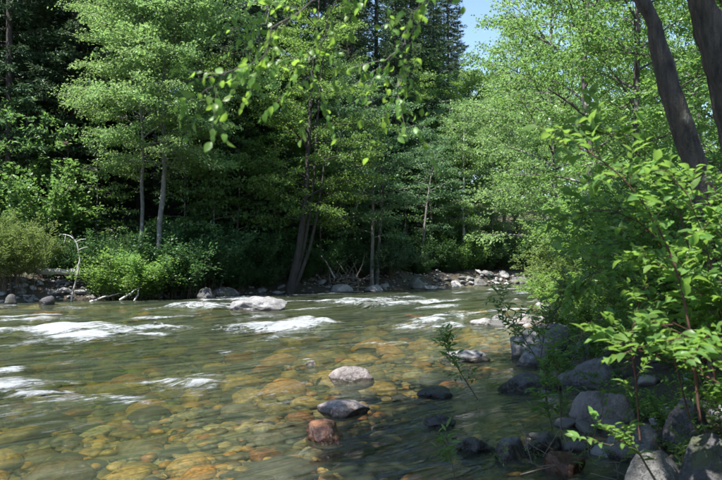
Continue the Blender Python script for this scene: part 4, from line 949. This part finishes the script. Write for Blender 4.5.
LOW = [shrub_data(541 + k, H=0.85, R=0.75, stems=26, leaf=0.075, dens=55, twigs=7, puff=0.02, base_r=0.35, r0=0.005, arch=0.6) for k in range(3)]
LOWM = []
for sm, dt in LOW:
    lm = MB(); real_leaves(lm, *dt, LPN); LOWM.append((sm.mesh('low_stem', 'stem'), lm.mesh('low_leaf', 'dogwood')))
for i, (x, y, sc) in enumerate([(2.75, 6.3, 0.5), (2.9, 7.6, 0.55), (3.1, 9.9, 0.6), (3.5, 11.2, 0.75), (2.6, 5.5, 0.4), (3.9, 12.6, 1.0), (4.4, 14.2, 1.2), (4.2, 10.6, 0.9), (4.9, 16.2, 1.3), (5.4, 18.5, 1.3), (3.9, 9.2, 0.8), (3.5, 7.2, 0.7), (6.0, 21.5, 1.4), (3.3, 6.0, 0.6), (4.4, 8.0, 1.0), (6.6, 24.5, 1.4), (5.2, 13.2, 1.2), (7.3, 27.0, 1.5), (2.95, 5.0, 0.5), (6.9, 17.5, 1.5), (8.8, 31.5, 1.5), (3.7, 5.9, 0.8)]):
    place_shrub('low_shrub', LOWM[i % 3], (x, y, hz(x, y)), i * 1.3, sc, 'low leafy plant growing between the stones of the near bank', 'low plants on the near bank', 'plant')

# the long arching cane of the dogwood
def cane(name, path, r, leafn, leaf, mat, stem, label, protos, seed, parent=None, tw=0.22):
    rng = np.random.default_rng(seed); pts = np.array([P(*q) for q in path]); b0 = pts[0].copy(); q = pts - b0
    k = np.linspace(0, 1, 16); q = interp_path(q, k); mb = MB(); tube(mb, q, r * (1 - 0.75 * k), 6, cap=False)
    LP_, LD = [], []; tg = unit(np.gradient(q, axis=0))
    for i in range(leafn):
        s = 0.18 + 0.82 * (i + rng.random()) / leafn; c = interp_path(q, s)[0]; d0 = tg[min(15, int(s * 15))]
        e_ = unit((d0 * 0.6 + rnd_unit(rng, 1)[0] * 0.7 + np.array([0, 0, .1]))[None])[0]; tl = tw * rng.uniform(0.4, 1.2); kk = np.linspace(0, 1, 4)[:, None]
        tp = c + e_ * tl * kk; tube(mb, tp, np.linspace(r * 0.35, r * 0.12, 4), 3, cap=False); m_ = max(4, int(tl * 45))
        w = np.linspace(0.25, 1, m_); LP_.append(interp_path(tp, w)); sd = unit(np.cross(e_, np.array([0, 0, 1.0]))[None])[0] * np.where(np.arange(m_) % 2, 1, -1)[:, None]
        LD.append(e_ * 0.6 + sd * 0.8 + rng.normal(size=(m_, 3)) * 0.25)
    LP_ = np.concatenate(LP_); LD = np.concatenate(LD); n = len(LP_)
    data = (LP_, LD, np.array([0, 0, 0.9]) + rng.normal(size=(n, 3)) * 0.4, leaf * rng.uniform(0.42, 1.3, n), np.clip(rng.normal(0.5, 0.32, n), 0, 1))
    e = empty(name, b0); mb.build('stem', stem, e); split_leaves(e, b0, data, protos, mat, limit=200); tag(e, label, 'shrub'); return e
cane('dogwood_cane', [(700, 420, 4.0), (690, 330, 4.0), (680, 280, 4.0), (665, 240, 4.0), (645, 205, 3.95), (620, 175, 3.9), (590, 152, 3.85), (555, 140, 3.8)], 0.008, 26, 0.085, 'dogwood', 'stem_red', 'long arching dogwood cane reaching out over the boulders', LPN, 601)
cane('dogwood_cane', [(730, 400, 4.3), (718, 300, 4.3), (705, 240, 4.3), (688, 195, 4.25), (664, 168, 4.2)], 0.006, 18, 0.075, 'dogwood', 'stem_red', 'upright dogwood cane before the bare leaning trunk', LPN, 603)
cane('dogwood_cane', [(700, 400, 5.2), (690, 320, 5.2), (672, 260, 5.2), (645, 225, 5.1), (612, 210, 5.0), (580, 212, 5.0), (560, 222, 5.0)], 0.007, 34, 0.08, 'dogwood', 'stem_red', 'drooping dogwood cane whose tip bends down above the big dark boulder', LPN, 631, tw=0.3)
cane('dogwood_cane', [(690, 420, 5.6), (672, 350, 5.6), (650, 300, 5.6), (622, 275, 5.5), (595, 272, 5.5), (575, 285, 5.5)], 0.007, 34, 0.08, 'dogwood', 'stem_red', 'low dogwood cane spreading over the heap of boulders', LPN, 633, tw=0.3)
cane('dogwood_cane', [(715, 380, 4.8), (700, 290, 4.8), (680, 215, 4.8), (650, 165, 4.8), (615, 135, 4.7), (575, 128, 4.7)], 0.007, 34, 0.08, 'dogwood', 'stem_red', 'highest dogwood cane arching towards the river', LPN, 635, tw=0.3)
cane('dogwood_cane', [(640, 440, 4.6), (636, 380, 4.6), (630, 340, 4.5), (640, 300, 4.4), (650, 270, 4.4)], 0.007, 16, 0.08, 'dogwood', 'stem_red', 'dogwood cane rising past the pale sunlit boulder', LPN, 605)
cane('dogwood_cane', [(655, 480, 4.4), (640, 455, 4.4), (622, 440, 4.3), (610, 446, 4.2)], 0.008, 10, 0.07, 'dogwood', 'stem', 'short leafy shoot hanging over the dappled boulder', LPN, 607)
# willow saplings among the boulders
cane('willow_sapling', [(562, 445, 7.0), (560, 400, 7.0), (556, 365, 7.0), (553, 335, 7.0)], 0.005, 36, 0.08, 'dogwood', 'stem', 'thin willow sapling standing before the pale sunlit boulder', LPW, 611, tw=0.20)
cane('willow_sapling', [(555, 440, 7.4), (548, 410, 7.3), (545, 385, 7.2), (550, 360, 7.1)], 0.007, 36, 0.10, 'dogwood', 'stem', 'short bushy willow sapling at the water edge', LPW, 613, tw=0.20)
cane('willow_sapling', [(478, 400, 8.6), (462, 375, 8.4), (448, 352, 8.2), (440, 332, 8.1)], 0.006, 44, 0.09, 'dogwood', 'stem', 'willow sapling leaning out over the shaded water', LPW, 615, tw=0.20)
cane('willow_sapling', [(545, 372, 9.0), (525, 340, 8.8), (508, 315, 8.7), (497, 290, 8.6)], 0.006, 46, 0.09, 'dogwood', 'stem', 'taller willow sapling leaning from the big dark boulder', LPW, 617, tw=0.26)
cane('willow_sapling', [(540, 360, 9.6), (545, 330, 9.5), (560, 305, 9.5), (566, 285, 9.5)], 0.008, 46, 0.11, 'willow', 'stem', 'yellowish willow sapling behind the big dark boulder', LPW, 619, tw=0.26)
cane('willow_sapling', [(455, 478, 5.6), (451, 460, 5.6), (447, 448, 5.6), (444, 440, 5.6)], 0.005, 16, 0.08, 'dogwood', 'stem', 'small leafy seedling standing in the shaded shallows', LPW, 621, tw=0.11)
cane('willow_sapling', [(590, 452, 6.4), (596, 430, 6.4), (603, 410, 6.4), (600, 396, 6.4)], 0.006, 10, 0.07, 'dogwood', 'stem', 'leafy shoot against the pale sunlit boulder', LPW, 623, tw=0.14)
GT = 'seedlings at the near water edge'
for i, (px, py, d) in enumerate([(505, 465, 6.0), (535, 462, 6.2), (600, 470, 5.6), (618, 462, 5.6), (580, 465, 5.8), (688, 470, 5.0)]):
    cane('seedling', [(px, py + 6, d), (px + rt.normal() * 4, py - 8, d), (px + rt.normal() * 8, py - 20, d)], 0.003, 7, 0.05, 'dogwood', 'stem', 'tiny green seedling on the mud of the near bank', LPW, 640 + i, tw=0.07)['group'] = GT
for i in range(16):
    px, py, d = rt.uniform(520, 640), rt.uniform(440, 476), rt.uniform(5.4, 6.6)
    a = G(px, py, 0.05); b = a + np.array([rt.normal() * 0.3, rt.normal() * 0.25, rt.uniform(0.02, 0.35)])
    stick('dead_twig', [a, (a + b) / 2 + rt.normal(size=3) * 0.07, b], 0.0045, 'drift_dark', 'thin dead twig lying on the near bank', 'twig', group='dead twigs on the near bank', sides=5)

# ------------------------------------------------------------------ alder whose branch hangs into the top of the view
rng = np.random.default_rng(808)
tb = np.array([-2.25, -0.8, hz(-2.25, -0.8)])
e = empty('overhanging_alder', tb); tag(e, 'alder whose leafy branches hang down over the river at the top', 'tree')
tp = np.array([(0, 0, -0.3), (0.05, 0.3, 1.5), (0.2, 1.2, 3.2), (0.3, 2.6, 5.0), (0.6, 4.9, 7.5), (0.9, 7.2, 9.8)]); k = np.linspace(0, 1, 24)
mb = MB(); tube(mb, interp_path(tp, k), 0.17 * (1 - 0.85 * k), 16, 0.1, 3); trunk_o = mb.build('trunk', 'bark_near', e)
def hang(path, r, ntw, leaf, tw, seed, down=0.45):
    rg = np.random.default_rng(seed); q = np.array([tb + np.array(w[1:]) if w[0] == 'trunk' else P(*w) for w in path]) - tb; kk = np.linspace(0, 1, 18); q = interp_path(q, kk); q[1:-1] += rg.normal(size=(16, 3)) * 0.02
    mbx = MB(); tube(mbx, q, r * (1 - 0.8 * kk), 6, cap=False); LP_, LD = [], []; tg = unit(np.gradient(q, axis=0))
    ntw = int(ntw * 0.42)
    for i in range(ntw):
        s = 0.35 + 0.65 * (i + rg.random()) / ntw; c = interp_path(q, s)[0]; e_ = unit((tg[min(17, int(s * 17))] * 0.5 + rnd_unit(rg, 1)[0] * 0.8 + np.array([0, 0, -down]))[None])[0]
        tl = tw * rg.uniform(0.4, 1.2); k4 = np.linspace(0, 1, 4)[:, None]; t4 = c + e_ * tl * k4 + np.array([0, 0, -0.1 * tl]) * k4 ** 2
        tube(mbx, t4, np.linspace(r * 0.3, r * 0.1, 4), 3, cap=False); m_ = max(4, int(tl * 34)); w = np.linspace(0.15, 1, m_)
        LP_.append(interp_path(t4, w)); LD.append(e_ * 0.5 + rg.normal(size=(m_, 3)) * 0.6 + np.array([0, 0, -0.35]))
    mbx.build('limb', 'bark', e)
    return np.concatenate(LP_), np.concatenate(LD), leaf, rg
T0 = ('trunk', 0.24, 1.75, 3.9)
sets = [hang([T0, (400, -110, 2.3), (360, -25, 2.9), (310, 5, 3.1), (275, 40, 3.1), (240, 68, 3.1), (212, 88, 3.1), (190, 96, 3.1)], 0.006, 46, 0.055, 0.30, 1),
        hang([T0, (390, -120, 2.6), (370, -35, 3.5), (330, 20, 3.7), (312, 60, 3.7), (306, 85, 3.7)], 0.006, 46, 0.055, 0.34, 2),
        hang([T0, (300, -120, 2.6), (290, -35, 3.7), (270, 10, 3.9), (262, 30, 3.9), (255, 50, 3.9)], 0.006, 30, 0.055, 0.34, 6),
        hang([T0, (450, -150, 2.6), (440, -30, 3.2), (412, 30, 3.5), (395, 60, 3.5), (372, 80, 3.6)], 0.006, 30, 0.06, 0.34, 3),
        hang([T0, (460, -150, 2.6), (440, -20, 3.3), (404, 40, 3.6), (402, 75, 3.6), (398, 105, 3.6)], 0.005, 30, 0.06, 0.34, 4)]
LP_ = np.concatenate([s[0] for s in sets]); LD = np.concatenate([s[1] for s in sets]); n = len(LP_)
split_leaves(e, tb, (LP_, LD, np.array([0, -0.3, 0.5]) + rng.normal(size=(n, 3)) * 0.6, 0.045 * rng.uniform(0.6, 1.25, n), np.clip(rng.normal(0.5, 0.32, n), 0, 1)), LP5, 'sun_leaf', limit=300)
tm, bm_, ld = deciduous(811, H=10, R=2.2, cb=0.78, nl=44, r0=0.1, leaf=0.14, dens=150, trunk_pts=interp_path(tp, k))
lm = MB(); diamonds(lm, *ld[:3], ld[3], ld[3] * 0.62, ld[4]); tag(bm_.build('branch_framework', 'bark', e), kind='stuff'); lm.build('crown', 'alder', e, False)
